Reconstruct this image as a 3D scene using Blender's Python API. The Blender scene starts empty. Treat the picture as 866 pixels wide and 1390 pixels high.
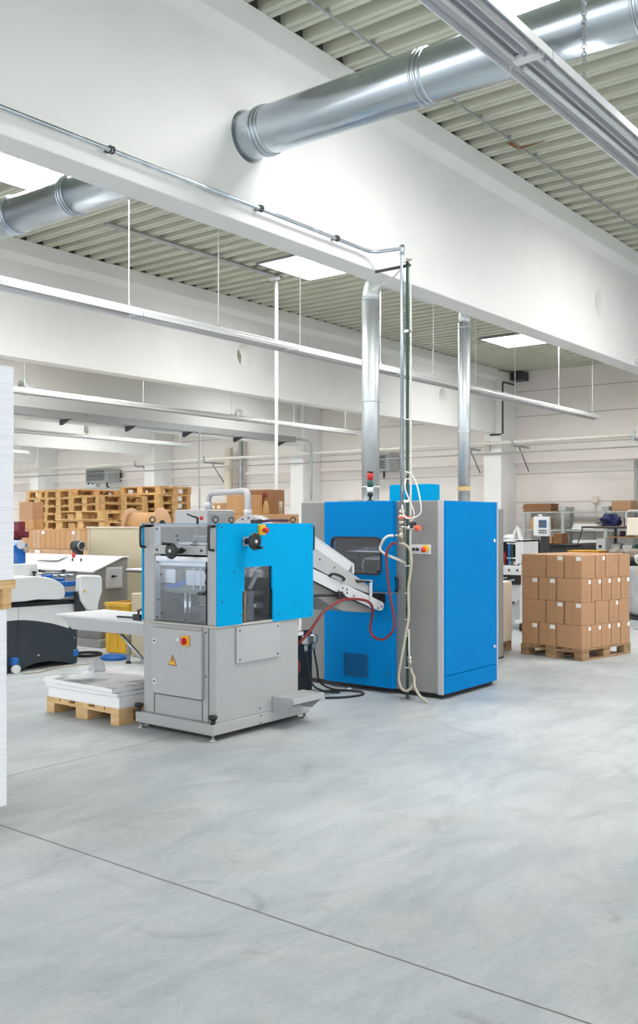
import bpy, bmesh, math, random
from mathutils import Vector, Matrix
random.seed(7)
PI = math.pi
SC = bpy.context.scene
COL = SC.collection

# ------------------------------------------------------------------ materials
def _new(name):
    m = bpy.data.materials.new(name); m.use_nodes = True
    nt = m.node_tree
    return m, nt, nt.nodes['Principled BSDF']

def mat(name, col, rough=.5, metal=0., var=.0, scale=6., bump=0., bscale=40., stretch=(1, 1, 1), col2=None, rvar=0., emit=None, coat=0., spec=.5):
    m, nt, b = _new(name)
    b.inputs['Specular IOR Level'].default_value = spec
    b.inputs['Roughness'].default_value = rough
    b.inputs['Metallic'].default_value = metal
    b.inputs['Coat Weight'].default_value = coat
    b.inputs['Base Color'].default_value = (*col, 1)
    if var or bump or col2 or rvar:
        tc = nt.nodes.new('ShaderNodeTexCoord')
        mp = nt.nodes.new('ShaderNodeMapping'); mp.inputs['Scale'].default_value = stretch
        nt.links.new(tc.outputs['Object'], mp.inputs['Vector'])
    if var or col2 or rvar:
        n = nt.nodes.new('ShaderNodeTexNoise'); n.inputs['Scale'].default_value = scale; n.inputs['Detail'].default_value = 6
        nt.links.new(mp.outputs['Vector'], n.inputs['Vector'])
        if var or col2:
            r = nt.nodes.new('ShaderNodeValToRGB')
            r.color_ramp.elements[0].position = .3; r.color_ramp.elements[1].position = .7
            c2 = col2 if col2 else tuple(min(1, c * (1 + var)) for c in col)
            c1 = col if col2 else tuple(c * (1 - var) for c in col)
            r.color_ramp.elements[0].color = (*c1, 1); r.color_ramp.elements[1].color = (*c2, 1)
            nt.links.new(n.outputs['Fac'], r.inputs['Fac']); nt.links.new(r.outputs['Color'], b.inputs['Base Color'])
        if rvar:
            mr = nt.nodes.new('ShaderNodeMapRange'); mr.inputs['To Min'].default_value = rough - rvar; mr.inputs['To Max'].default_value = rough + rvar
            nt.links.new(n.outputs['Fac'], mr.inputs['Value']); nt.links.new(mr.outputs['Result'], b.inputs['Roughness'])
    if bump:
        n2 = nt.nodes.new('ShaderNodeTexNoise'); n2.inputs['Scale'].default_value = bscale; n2.inputs['Detail'].default_value = 4
        nt.links.new(mp.outputs['Vector'], n2.inputs['Vector'])
        bp = nt.nodes.new('ShaderNodeBump'); bp.inputs['Strength'].default_value = bump; bp.inputs['Distance'].default_value = .01
        nt.links.new(n2.outputs['Fac'], bp.inputs['Height']); nt.links.new(bp.outputs['Normal'], b.inputs['Normal'])
    if emit:
        b.inputs['Emission Color'].default_value = (*emit[0], 1); b.inputs['Emission Strength'].default_value = emit[1]
    return m

def glassy(name, tint, gloss=.12, haze=.0, face=.22):
    m = bpy.data.materials.new(name); m.use_nodes = True
    nt = m.node_tree; nt.nodes.clear()
    out = nt.nodes.new('ShaderNodeOutputMaterial')
    tr = nt.nodes.new('ShaderNodeBsdfTransparent'); tr.inputs['Color'].default_value = (*tint, 1)
    gl = nt.nodes.new('ShaderNodeBsdfGlossy'); gl.inputs['Roughness'].default_value = .08; gl.inputs['Color'].default_value = (1, 1, 1, 1)
    mx = nt.nodes.new('ShaderNodeMixShader')
    fr = nt.nodes.new('ShaderNodeLayerWeight'); fr.inputs['Blend'].default_value = .25
    ad = nt.nodes.new('ShaderNodeMath'); ad.operation = 'MULTIPLY_ADD'; ad.inputs[1].default_value = face; ad.inputs[2].default_value = gloss
    nt.links.new(fr.outputs['Facing'], ad.inputs[0]); nt.links.new(ad.outputs[0], mx.inputs['Fac'])
    nt.links.new(tr.outputs[0], mx.inputs[1]); nt.links.new(gl.outputs[0], mx.inputs[2])
    last = mx
    if haze:
        df = nt.nodes.new('ShaderNodeBsdfDiffuse'); df.inputs['Color'].default_value = (.8, .84, .88, 1)
        m2 = nt.nodes.new('ShaderNodeMixShader'); m2.inputs['Fac'].default_value = haze
        nt.links.new(mx.outputs[0], m2.inputs[1]); nt.links.new(df.outputs[0], m2.inputs[2]); last = m2
    nt.links.new(last.outputs[0], out.inputs['Surface'])
    return m

def floor_mat():
    m, nt, b = _new('polished_concrete')
    N, L = nt.nodes.new, nt.links.new
    geo = N('ShaderNodeNewGeometry')
    def noise(scale, detail, rough=.6, vec=None, dist=0):
        n = N('ShaderNodeTexNoise'); n.inputs['Scale'].default_value = scale; n.inputs['Detail'].default_value = detail
        n.inputs['Roughness'].default_value = rough; n.inputs['Distortion'].default_value = dist
        L(vec if vec else geo.outputs['Position'], n.inputs['Vector']); return n
    def ramp(fac, c0, c1, p0=.3, p1=.7):
        r = N('ShaderNodeValToRGB'); r.color_ramp.elements[0].position = p0; r.color_ramp.elements[1].position = p1
        r.color_ramp.elements[0].color = (*c0, 1); r.color_ramp.elements[1].color = (*c1, 1); L(fac, r.inputs['Fac']); return r
    big = ramp(noise(.55, 5, .6, None, .6).outputs['Fac'], FLOOR_A, FLOOR_B, .32, .68)
    mp = N('ShaderNodeMapping'); mp.inputs['Rotation'].default_value = (0, 0, .65); mp.inputs['Scale'].default_value = (.9, 2.2, 1)
    L(geo.outputs['Position'], mp.inputs['Vector'])
    streak = ramp(noise(1.6, 8, .65, mp.outputs['Vector'], 1.2).outputs['Fac'], (.80, .82, .835), (1.04, 1.04, 1.035), .30, .60)
    fine = ramp(noise(34, 6, .7).outputs['Fac'], (.90, .905, .91), (1.06, 1.06, 1.06), .3, .7)
    spots = ramp(noise(4.5, 4, .7, None, .4).outputs['Fac'], (1, 1, 1), (.80, .80, .79), .62, .74)
    warm = ramp(noise(1.1, 4, .6, None, .3).outputs['Fac'], (1, 1, 1), (1.03, 1.0, .95), .5, .75)
    cur = big
    for x in (streak, fine, spots, warm):
        mx = N('ShaderNodeMix'); mx.data_type = 'RGBA'; mx.blend_type = 'MULTIPLY'; mx.inputs[0].default_value = 1
        L(cur.outputs['Color'] if cur is big else cur.outputs[2], mx.inputs[6]); L(x.outputs['Color'], mx.inputs[7]); cur = mx
    # curved tyre scuffs
    def scuff(cx, cy, rad, w, dark, sc):
        v = N('ShaderNodeVectorMath'); v.operation = 'DISTANCE'; v.inputs[1].default_value = (cx, cy, 0); L(geo.outputs['Position'], v.inputs[0])
        a = N('ShaderNodeMath'); a.operation = 'SUBTRACT'; a.inputs[1].default_value = rad; L(v.outputs['Value'], a.inputs[0])
        b2 = N('ShaderNodeMath'); b2.operation = 'ABSOLUTE'; L(a.outputs[0], b2.inputs[0])
        mr = N('ShaderNodeMapRange'); mr.inputs['From Max'].default_value = w; mr.inputs['To Min'].default_value = 1; mr.inputs['To Max'].default_value = 0; L(b2.outputs[0], mr.inputs['Value'])
        nn = N('ShaderNodeMapRange'); nn.inputs['From Min'].default_value = .45; nn.inputs['From Max'].default_value = .62; L(noise(sc, 5).outputs['Fac'], nn.inputs['Value'])
        mu = N('ShaderNodeMath'); mu.operation = 'MULTIPLY'; L(mr.outputs['Result'], mu.inputs[0]); L(nn.outputs['Result'], mu.inputs[1])
        m2 = N('ShaderNodeMath'); m2.operation = 'MULTIPLY'; m2.inputs[1].default_value = dark; L(mu.outputs[0], m2.inputs[0]); return m2
    for args in ((2.70, 2.75, .27, .035, .55, 3.), (3.6, 3.2, .9, .04, .3, 2.2), (6.4, 2.2, .8, .06, .35, 1.8), (7.4, 3.0, 1.3, .05, .3, 1.5), (5.2, 2.9, 1.0, .05, .28, 2.), (6.9, 2.0, .45, .05, .35, 2.5)):
        j = scuff(*args)
        mx = N('ShaderNodeMix'); mx.data_type = 'RGBA'; L(j.outputs[0], mx.inputs[0]); L(cur.outputs[2], mx.inputs[6])
        mx.inputs[7].default_value = (.20, .215, .23, 1); cur = mx
    # sawn joints in the slab
    sp = N('ShaderNodeSeparateXYZ'); L(geo.outputs['Position'], sp.inputs[0])
    wob = noise(9, 3)
    def joint(axis, at, w):
        a = N('ShaderNodeMath'); a.operation = 'MULTIPLY_ADD'; a.inputs[1].default_value = .012; a.inputs[2].default_value = -at - .006
        L(wob.outputs['Fac'], a.inputs[0])
        s = N('ShaderNodeMath'); s.operation = 'ADD'; L(sp.outputs[axis], s.inputs[0]); L(a.outputs[0], s.inputs[1])
        ab = N('ShaderNodeMath'); ab.operation = 'ABSOLUTE'; L(s.outputs[0], ab.inputs[0])
        mr = N('ShaderNodeMapRange'); mr.inputs['From Min'].default_value = w * .5; mr.inputs['From Max'].default_value = w
        mr.inputs['To Min'].default_value = 1; mr.inputs['To Max'].default_value = 0
        L(ab.outputs[0], mr.inputs['Value']); return mr
    for axis, at, w in (('X', 2.83, .007), ('Y', 5.07, .006), ('X', 9.3, .006), ('Y', 11.6, .006), ('X', 15.8, .006)):
        j = joint(axis, at, w)
        mx = N('ShaderNodeMix'); mx.data_type = 'RGBA'; L(j.outputs['Result'], mx.inputs[0]); L(cur.outputs[2], mx.inputs[6])
        mx.inputs[7].default_value = (.13, .13, .13, 1); cur = mx
    L(cur.outputs[2], b.inputs['Base Color'])
    rr = N('ShaderNodeMapRange'); rr.inputs['To Min'].default_value = .34; rr.inputs['To Max'].default_value = .62
    L(noise(1.7, 6, .65, mp.outputs['Vector'], .8).outputs['Fac'], rr.inputs['Value']); L(rr.outputs['Result'], b.inputs['Roughness'])
    bp = N('ShaderNodeBump'); bp.inputs['Strength'].default_value = .06; bp.inputs['Distance'].default_value = .004
    L(noise(60, 5).outputs['Fac'], bp.inputs['Height']); L(bp.outputs['Normal'], b.inputs['Normal'])
    return m

def print_mat():
    m, nt, b = _new('printed_sheet')
    N, L = nt.nodes.new, nt.links.new
    tc = N('ShaderNodeTexCoord'); mp = N('ShaderNodeMapping'); mp.inputs['Location'].default_value = (3.3, 1.2, 0)
    L(tc.outputs['Object'], mp.inputs['Vector'])
    n = N('ShaderNodeTexNoise'); n.inputs['Scale'].default_value = 3.4; n.inputs['Detail'].default_value = 5; L(mp.outputs[0], n.inputs['Vector'])
    r = N('ShaderNodeValToRGB'); e = r.color_ramp.elements
    e[0].position = .36; e[0].color = (.16, .17, .2, 1); e[1].position = .50; e[1].color = (.85, .86, .88, 1)
    L(n.outputs['Fac'], r.inputs['Fac'])
    n2 = N('ShaderNodeTexNoise'); n2.inputs['Scale'].default_value = 5.5; L(mp.outputs[0], n2.inputs['Vector'])
    r2 = N('ShaderNodeValToRGB'); r2.color_ramp.elements[0].position = .64; r2.color_ramp.elements[0].color = (1, 1, 1, 1)
    r2.color_ramp.elements[1].position = .72; r2.color_ramp.elements[1].color = (.85, .35, .28, 1); L(n2.outputs['Fac'], r2.inputs['Fac'])
    mx = N('ShaderNodeMix'); mx.data_type = 'RGBA'; mx.blend_type = 'MULTIPLY'; mx.inputs[0].default_value = 1
    L(r.outputs['Color'], mx.inputs[6]); L(r2.outputs['Color'], mx.inputs[7]); L(mx.outputs[2], b.inputs['Base Color'])
    b.inputs['Roughness'].default_value = .35
    return m

def sheets_mat(name, col, dark, scale=90.):
    """edges of stacked sheets: fine horizontal lines by height"""
    m, nt, b = _new(name)
    N, L = nt.nodes.new, nt.links.new
    tc = N('ShaderNodeTexCoord'); mp = N('ShaderNodeMapping'); mp.inputs['Scale'].default_value = (.6, .6, scale); L(tc.outputs['Object'], mp.inputs['Vector'])
    n = N('ShaderNodeTexNoise'); n.inputs['Scale'].default_value = 1.; n.inputs['Detail'].default_value = 4; L(mp.outputs[0], n.inputs['Vector'])
    r = N('ShaderNodeValToRGB'); r.color_ramp.elements[0].position = .35; r.color_ramp.elements[1].position = .55
    r.color_ramp.elements[0].color = (*dark, 1); r.color_ramp.elements[1].color = (*col, 1); L(n.outputs['Fac'], r.inputs['Fac'])
    L(r.outputs['Color'], b.inputs['Base Color']); b.inputs['Roughness'].default_value = .7
    return m

FLOOR_A, FLOOR_B = (.40, .435, .455), (.55, .575, .585)
M = {}
M['floor'] = floor_mat()
M['white_wall'] = mat('white_painted_concrete', (.785, .787, .778), .75, var=.02, scale=2., bump=.05, bscale=25)
M['panel_wall'] = mat('cream_wall_panels', (.80, .75, .715), .7, var=.02, scale=1.2)
M['joint'] = mat('panel_joint', (.50, .46, .44), .8, var=.05)
M['deck'] = mat('painted_steel_deck', (.56, .57, .47), .45, var=.05, scale=1.5)
M['galv'] = mat('galvanised_steel', (.56, .62, .67), .25, 1., var=.12, scale=5., stretch=(1, .25, 1), rvar=.10)
M['galv_v'] = mat('galvanised_steel_upright', (.66, .70, .72), .45, .9, var=.10, scale=6., stretch=(1, 1, .25), rvar=.08)
M['galv_dull'] = mat('dull_zinc', (.42, .44, .45), .5, .8, var=.10, scale=14.)
M['filler'] = mat('dark_foam_filler', (.05, .052, .045), .9, var=.1)
M['pane'] = mat('skylight_pane', (.9, .92, .95), .5, emit=((1., .985, .96), 14.5))
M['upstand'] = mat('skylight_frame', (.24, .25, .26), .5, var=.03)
M['lamp_white'] = mat('lamp_white', (.82, .83, .84), .35, var=.02)
M['reflector'] = mat('lamp_reflector', (.56, .57, .60), .35, .7, var=.05, scale=3.)
M['tube'] = mat('unlit_tube', (.72, .73, .74), .15, var=.02, coat=.5)
M['blue'] = mat('bright_blue_paint', (.0, .33, .66), .55, spec=.05, var=.02, scale=3., bump=.02, bscale=160)
M['blue_deep'] = mat('azure_blue_paint', (.0, .205, .545), .55, spec=.06, var=.03, scale=2., bump=.02, bscale=160)
M['grey'] = mat('light_grey_machine_paint', (.39, .395, .405), .45, var=.02, scale=3., bump=.02, bscale=140)
M['grey_door'] = mat('pale_grey_door_paint', (.42, .425, .437), .42, var=.02, scale=3.)
M['grey_warm'] = mat('warm_grey_paint', (.245, .243, .238), .5, var=.04, scale=1.5, bump=.03, bscale=120)
M['trim_grey'] = mat('pale_lilac_grey_trim', (.47, .47, .50), .4, var=.02)
M['beige'] = mat('beige_ledge_paint', (.47, .45, .41), .5, var=.03)
M['white_plastic'] = mat('white_plastic', (.68, .70, .70), .35, var=.015)
M['white_metal'] = mat('white_powder_coat', (.62, .63, .65), .4, var=.02)
M['slate'] = mat('slate_paint', (.026, .037, .047), .45, var=.08, scale=3.)
M['black'] = mat('black_plastic', (.012, .012, .014), .38, var=.1)
M['rubber'] = mat('black_rubber', (.02, .02, .02), .7, var=.1)
M['dark'] = mat('dark_steel', (.06, .063, .068), .45, .5, var=.15, scale=8)
M['steel'] = mat('machined_steel', (.45, .47, .49), .3, .9, var=.1, scale=12.)
M['mid_steel'] = mat('blued_steel', (.17, .17, .18), .4, .6, var=.15, scale=9.)
M['chrome'] = mat('bright_chrome', (.75, .76, .78), .15, 1., var=.04)
M['red'] = mat('signal_red', (.62, .02, .02), .4, var=.05)
M['redhose'] = mat('dark_red_hose', (.22, .018, .018), .45, var=.08)
M['salmon'] = mat('valve_lever_red', (.75, .13, .07), .4, var=.05)
M['yellow'] = mat('signal_yellow', (.85, .50, .02), .45, var=.04)
M['sign_yellow'] = mat('sign_amber', (.86, .42, .02), .45, var=.02)
M['green'] = mat('green_lens', (.01, .10, .08), .3, var=.05)
M['greenpaint'] = mat('dark_green_paint', (.012, .055, .042), .4, var=.15, scale=12)
M['hose'] = mat('beige_hose', (.50, .46, .35), .5, var=.05)
M['whitehose'] = mat('white_hose', (.72, .70, .64), .45, var=.04)
M['brass'] = mat('nickel_brass', (.50, .46, .40), .3, .9, var=.1, scale=20)
M['wood'] = mat('pale_pine', (.56, .34, .14), .7, scale=5., stretch=(1, 1, 6), col2=(.72, .50, .26), bump=.1, bscale=30)
M['wood_old'] = mat('weathered_pine', (.26, .15, .075), .75, scale=5., stretch=(1, 1, 5), col2=(.42, .27, .15), bump=.1, bscale=30)
M['wood_sawn'] = mat('sawn_pine', (.50, .28, .10), .7, scale=4., stretch=(1, 1, 4), col2=(.70, .46, .21))  # own tone of the sawn pine in the stored pallets
M['card'] = mat('brown_cardboard', (.47, .262, .138), .6, var=.06, scale=3., stretch=(1, 1, 8))
M['card_b'] = mat('darker_cardboard', (.30, .15, .07), .8, var=.08, scale=4.)
M['card_c'] = mat('tan_cardboard', (.52, .30, .14), .8, var=.06, scale=3., stretch=(4, 4, 1))
M['card_d'] = mat('pale_cardboard', (.56, .36, .22), .8, var=.06, scale=3.)
M['seam'] = mat('carton_seam', (.27, .14, .065), .8, var=.1)
M['tape'] = mat('paper_label', (.86, .85, .84), .6, var=.02)
M['cream'] = mat('cream_sheet_metal', (.58, .51, .36), .5, var=.02, scale=1.5)
M['creampaper'] = mat('cream_paper', (.74, .66, .55), .7, var=.03)
M['paper'] = sheets_mat('white_paper_edges', (.84, .855, .90), (.78, .80, .85), 120.)
M['paper2'] = sheets_mat('grey_white_paper_edges', (.88, .88, .89), (.80, .80, .82), 150.)
M['sheet'] = mat('white_sheet', (.84, .85, .87), .5, var=.02)
M['print'] = print_mat()
M['bluemech'] = mat('royal_blue_paint', (.012, .13, .46), .4, var=.06)
M['maroon'] = mat('maroon_paint', (.16, .012, .025), .5, var=.1)
M['orange'] = mat('orange_plastic', (.75, .27, .02), .45, var=.05)
M['navy'] = mat('navy_cloth', (.012, .02, .10), .8, var=.2, scale=8)
M['plum'] = mat('plum_plastic', (.07, .03, .09), .5, var=.1)
M['screen'] = mat('dark_screen', (.035, .05, .07), .15, var=.05)
M['bag'] = mat('grey_clear_bag', (.50, .52, .54), .35, var=.12, scale=6, bump=.5, bscale=9)
M['linen'] = mat('grey_beige_cloth', (.42, .37, .30), .8, var=.12, scale=5, bump=.3, bscale=12)
M['shelf'] = mat('grey_green_shelf_paint', (.40, .43, .42), .45, var=.04)
M['board'] = mat('tan_board', (.48, .28, .10), .6, var=.08, scale=3)
M['amber_tape'] = mat('amber_tape', (.70, .50, .22), .5, var=.06)
M['cable_tray'] = mat('zinc_cable_tray', (.36, .38, .39), .5, .6, var=.08)
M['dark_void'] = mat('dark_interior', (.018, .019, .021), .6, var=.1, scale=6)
M['belt'] = mat('grey_green_belt', (.18, .24, .22), .6, var=.1)
M['clear'] = glassy('clear_guard', (.90, .94, .98), .03, .045, .16)
M['smoked'] = glassy('smoked_guard', (.82, .84, .87), .012, .01, .08)
M['wrap'] = glassy('clear_film', (.93, .94, .95), .10, .30)

# ------------------------------------------------------------------ mesh builder
class B:
    def __init__(s): s.bm = bmesh.new()
    def _add(s, tmp, smooth=False):
        if smooth:
            for f in tmp.faces: f.smooth = True
        me = bpy.data.meshes.new('t'); tmp.to_mesh(me); tmp.free(); s.bm.from_mesh(me); bpy.data.meshes.remove(me); return s
    def box(s, x0, x1, y0, y1, z0, z1, bev=0., mt=None, seg=1):
        t = bmesh.new(); bmesh.ops.create_cube(t, size=1)
        for v in t.verts:
            v.co = Vector(((x0 + x1) / 2 + v.co.x * (x1 - x0), (y0 + y1) / 2 + v.co.y * (y1 - y0), (z0 + z1) / 2 + v.co.z * (z1 - z0)))
        if bev: bmesh.ops.bevel(t, geom=t.edges[:], offset=bev, segments=seg, affect='EDGES', profile=.5)
        if mt: bmesh.ops.transform(t, matrix=mt, verts=t.verts)
        return s._add(t)
    def prism(s, pts, axis, a, b, bev=0.):
        """polygon pts in the plane normal to axis, extruded from a to b. axis X: (y,z); Y: (x,z); Z: (x,y)"""
        t = bmesh.new()
        def P(p, w): return {'X': (w, p[0], p[1]), 'Y': (p[0], w, p[1]), 'Z': (p[0], p[1], w)}[axis]
        A = [t.verts.new(P(p, a)) for p in pts]; C = [t.verts.new(P(p, b)) for p in pts]
        n = len(pts); t.faces.new(A); t.faces.new(C[::-1])
        for i in range(n): t.faces.new((A[i], C[i], C[(i + 1) % n], A[(i + 1) % n]))
        bmesh.ops.recalc_face_normals(t, faces=t.faces)
        if bev: bmesh.ops.bevel(t, geom=t.edges[:], offset=bev, segments=1, affect='EDGES')
        return s._add(t)
    def cyl(s, p0, p1, r, r2=None, seg=20, caps=True):
        p0, p1 = Vector(p0), Vector(p1); d = p1 - p0
        t = bmesh.new(); bmesh.ops.create_cone(t, cap_ends=caps, segments=seg, radius1=r, radius2=r if r2 is None else r2, depth=d.length)
        q = d.to_track_quat('Z', 'Y').to_matrix().to_4x4()
        bmesh.ops.transform(t, matrix=Matrix.Translation((p0 + p1) / 2) @ q, verts=t.verts)
        for f in t.faces: f.smooth = len(f.verts) == 4
        return s._add(t)
    def tube(s, pts, r, seg=10, smooth_pts=0, caps=True):
        pts = [Vector(p) for p in pts]
        if smooth_pts: pts = spline(pts, smooth_pts)
        t = bmesh.new(); rings = []; up = None
        for i, p in enumerate(pts):
            d = (pts[min(i + 1, len(pts) - 1)] - pts[max(i - 1, 0)]).normalized()
            if up is None: up = Vector((0, 0, 1)) if abs(d.z) < .9 else Vector((1, 0, 0))
            a = d.cross(up)
            if a.length < 1e-4: a = d.orthogonal()
            a.normalize(); bb = a.cross(d).normalized(); up = bb
            rings.append([t.verts.new(p + a * math.cos(2 * PI * k / seg) * r + bb * math.sin(2 * PI * k / seg) * r) for k in range(seg)])
        for i in range(len(rings) - 1):
            for k in range(seg):
                f = t.faces.new((rings[i][k], rings[i][(k + 1) % seg], rings[i + 1][(k + 1) % seg], rings[i + 1][k])); f.smooth = True
        if caps: t.faces.new(rings[0][::-1]); t.faces.new(rings[-1])
        bmesh.ops.recalc_face_normals(t, faces=t.faces)
        return s._add(t)
    def lathe(s, prof, org=(0, 0, 0), axis=(0, 0, 1), seg=28, smooth=True):
        """prof: (radius, height) pairs turned about axis through org"""
        q = Vector(axis).to_track_quat('Z', 'Y').to_matrix().to_4x4(); o = Vector(org)
        t = bmesh.new(); rings = []
        for r, h in prof:
            rings.append([t.verts.new(o + q @ Vector((max(r, 1e-4) * math.cos(2 * PI * k / seg), max(r, 1e-4) * math.sin(2 * PI * k / seg), h))) for k in range(seg)])
        for i in range(len(rings) - 1):
            for k in range(seg):
                f = t.faces.new((rings[i][k], rings[i][(k + 1) % seg], rings[i + 1][(k + 1) % seg], rings[i + 1][k])); f.smooth = smooth
        t.faces.new(rings[0][::-1]); t.faces.new(rings[-1])
        bmesh.ops.recalc_face_normals(t, faces=t.faces)
        return s._add(t)
    def torus(s, c, axis, R, r, seg=24, rs=10):
        q = Vector(axis).to_track_quat('Z', 'Y').to_matrix().to_4x4(); c = Vector(c); t = bmesh.new(); G = []
        for i in range(seg):
            a = 2 * PI * i / seg
            G.append([t.verts.new(c + q @ Vector(((R + r * math.cos(2 * PI * k / rs)) * math.cos(a), (R + r * math.cos(2 * PI * k / rs)) * math.sin(a), r * math.sin(2 * PI * k / rs)))) for k in range(rs)])
        for i in range(seg):
            for k in range(rs):
                f = t.faces.new((G[i][k], G[(i + 1) % seg][k], G[(i + 1) % seg][(k + 1) % rs], G[i][(k + 1) % rs])); f.smooth = True
        bmesh.ops.recalc_face_normals(t, faces=t.faces)
        return s._add(t)
    def ball(s, c, r, sc=(1, 1, 1), u=16, v=10):
        t = bmesh.new(); bmesh.ops.create_uvsphere(t, u_segments=u, v_segments=v, radius=r)
        for w in t.verts: w.co = Vector((w.co.x * sc[0], w.co.y * sc[1], w.co.z * sc[2])) + Vector(c)
        return s._add(t, True)
    def build(s, name, material, parent=None, local=False):
        me = bpy.data.meshes.new(name)
        if parent is not None:
            if not local: bmesh.ops.transform(s.bm, matrix=FR[parent.name].inverted(), verts=s.bm.verts)
            s.bm.to_mesh(me); o = bpy.data.objects.new(name, me); COL.objects.link(o); o.parent = parent; FR[o.name] = FR[parent.name]
        else:
            vs = s.bm.verts
            lo = [min(v.co[i] for v in vs) for i in range(3)]; hi = [max(v.co[i] for v in vs) for i in range(3)]
            c = Vector(((lo[0] + hi[0]) / 2, (lo[1] + hi[1]) / 2, lo[2]))
            for v in vs: v.co -= c
            s.bm.to_mesh(me); o = bpy.data.objects.new(name, me); COL.objects.link(o); o.location = c; FR[o.name] = Matrix.Translation(c)
        s.bm.free(); me.materials.append(M[material]); return o
FR = {}

def spline(pts, n):
    out = []
    for i in range(len(pts) - 1):
        a, b, c, d = pts[max(i - 1, 0)], pts[i], pts[i + 1], pts[min(i + 2, len(pts) - 1)]
        for k in range(n):
            t = k / n
            out.append(.5 * ((2 * b) + (c - a) * t + (2 * a - 5 * b + 4 * c - d) * t * t + (3 * b - 3 * c + d - a) * t ** 3))
    out.append(pts[-1]); return out

def thing(name, label, cat, loc=(0, 0, 0), rz=0., group=None):
    o = bpy.data.objects.new(name, None); COL.objects.link(o); o.location = loc; o.rotation_euler = (0, 0, rz)
    o.empty_display_size = .1
    FR[o.name] = Matrix.Translation(Vector(loc)) @ Matrix.Rotation(rz, 4, 'Z')
    return tag(o, label, cat, group)
def tag(o, label, cat, group=None, kind=None):
    o['label'] = label; o['category'] = cat
    if group: o['group'] = group
    if kind: o['kind'] = kind
    return o
def lump(c, r, sc, amp, seed):
    rnd = random.Random(seed); b = B(); t = bmesh.new(); bmesh.ops.create_icosphere(t, subdivisions=4, radius=r)
    ph = [(rnd.uniform(2, 5), rnd.uniform(2, 5), rnd.uniform(2, 5), rnd.uniform(0, 6)) for _ in range(7)]
    for v in t.verts:
        n = v.co.normalized(); d = sum(math.sin(a * n.x * 1.3 + e) * math.sin(b_ * n.y + e * 2) * math.cos(c_ * n.z * 1.2 - e) for a, b_, c_, e in ph) / 2
        p = n * r * (1 + amp * d); z = max(p.z * sc[2], -r * sc[2] * .62)
        v.co = Vector((p.x * sc[0], p.y * sc[1], z)) + Vector(c)
    return b._add(t, True)
def struct(o):
    o['kind'] = 'structure'; return o
def copy_tree(o, parent=None):
    c = o.copy(); COL.objects.link(c)
    if parent is not None: c.parent = parent
    for ch in list(o.children): copy_tree(ch, c)
    return c
def plabel(o, text): o['label'] = text; return o
def rbox(x0, x1, y0, y1, z0, z1, rot, piv):
    """matrix-rotated helper: rotation about a pivot on Z"""
    return Matrix.Translation(piv) @ Matrix.Rotation(rot, 4, 'Z') @ Matrix.Translation(-Vector(piv))

# ================================================================== THE HALL
XW, YB, ZC = 22.7, 37., 5.44
o = B().box(-9, XW + .3, -9, YB + .3, -.2, 0).build('floor', 'floor'); struct(o)
# roof deck: trapezoidal sheet, ribs along Y, cut for the skylights
prof = []
x = -1.1; per = .272
while x < XW + .2:
    prof += [(x, ZC), (x + .050, ZC), (x + .056, ZC + .014), (x + .070, ZC + .014), (x + .076, ZC), (x + .126, ZC), (x + .146, ZC + .15), (x + .252, ZC + .15)]
    x += per
prof += [(x, ZC), (x, ZC + .19), (-1.1, ZC + .19)]
deck = B().prism(prof, 'Y', -7.8, YB + .2).build('ceiling', 'deck'); struct(deck)
SKY = [(5.6, 6.85, .55, 3.36), (10.6, 11.9, .7, 3.2)]  # the second one is out of view, added for its light
for k in range(5):  # after the first pass: unseen bays, skylights added only for light
    dy = 6.46 * k
    SKY += [(5.6, 6.85, 6.75 + dy, 9.50 + dy), (10.62, 11.9, 6.75 + dy, 9.50 + dy), (17.9, 19.2, 6.95 + dy, 9.70 + dy)]
cb = B()
for (a, b_, c, d) in SKY: cb.box(a, b_, c, d, ZC - .3, ZC + .6)
def cut(target, builder):
    me = bpy.data.meshes.new('cut'); builder.bm.to_mesh(me); builder.bm.free()
    co = bpy.data.objects.new('cut', me); COL.objects.link(co); co.location = (0, 0, 0)
    md = target.modifiers.new('cut', 'BOOLEAN'); md.object = co; md.operation = 'DIFFERENCE'; md.solver = 'EXACT'
    bpy.context.view_layer.update()
    dg = bpy.context.evaluated_depsgraph_get()
    nm = bpy.data.meshes.new_from_object(target.evaluated_get(dg))
    target.modifiers.clear(); target.data = nm
    bpy.data.objects.remove(co)
cut(deck, cb)
for i, (a, b_, c, d) in enumerate(SKY):
    w = .035
    fr = B().box(a, a + w, c, d, ZC - .03, ZC + .34).box(b_ - w, b_, c, d, ZC - .03, ZC + .34).box(a + w, b_ - w, c, c + w, ZC - .03, ZC + .34).box(a + w, b_ - w, d - w, d, ZC - .03, ZC + .34).build(f'window_{i+1}', 'upstand'); struct(fr)  # covers the added skylights of the unseen bays too
    B().box(a + w, b_ - w, c + w, d - w, ZC + .24, ZC + .26).build('pane', 'pane', fr)
# end wall with horizontal panel joints
wl = B().box(XW, XW + .3, -9, YB + .3, 0, ZC + .16).build('wall_end', 'panel_wall'); struct(wl)
jb = B()
for z in (.75, 1.42, 2.07, 2.80, 3.55, 4.29, 4.94): jb.box(XW - .006, XW + .05, -8, YB, z - .012, z + .012)
jb.build('panel_joint', 'joint', wl)
B().box(XW - .10, XW - .001, -8, YB, 3.08, 3.16, .004).build('ledge', 'panel_wall', wl)
o = B().box(-9, XW, YB, YB + .3, 0, ZC + .16).build('wall_back', 'panel_wall'); struct(o)
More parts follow.
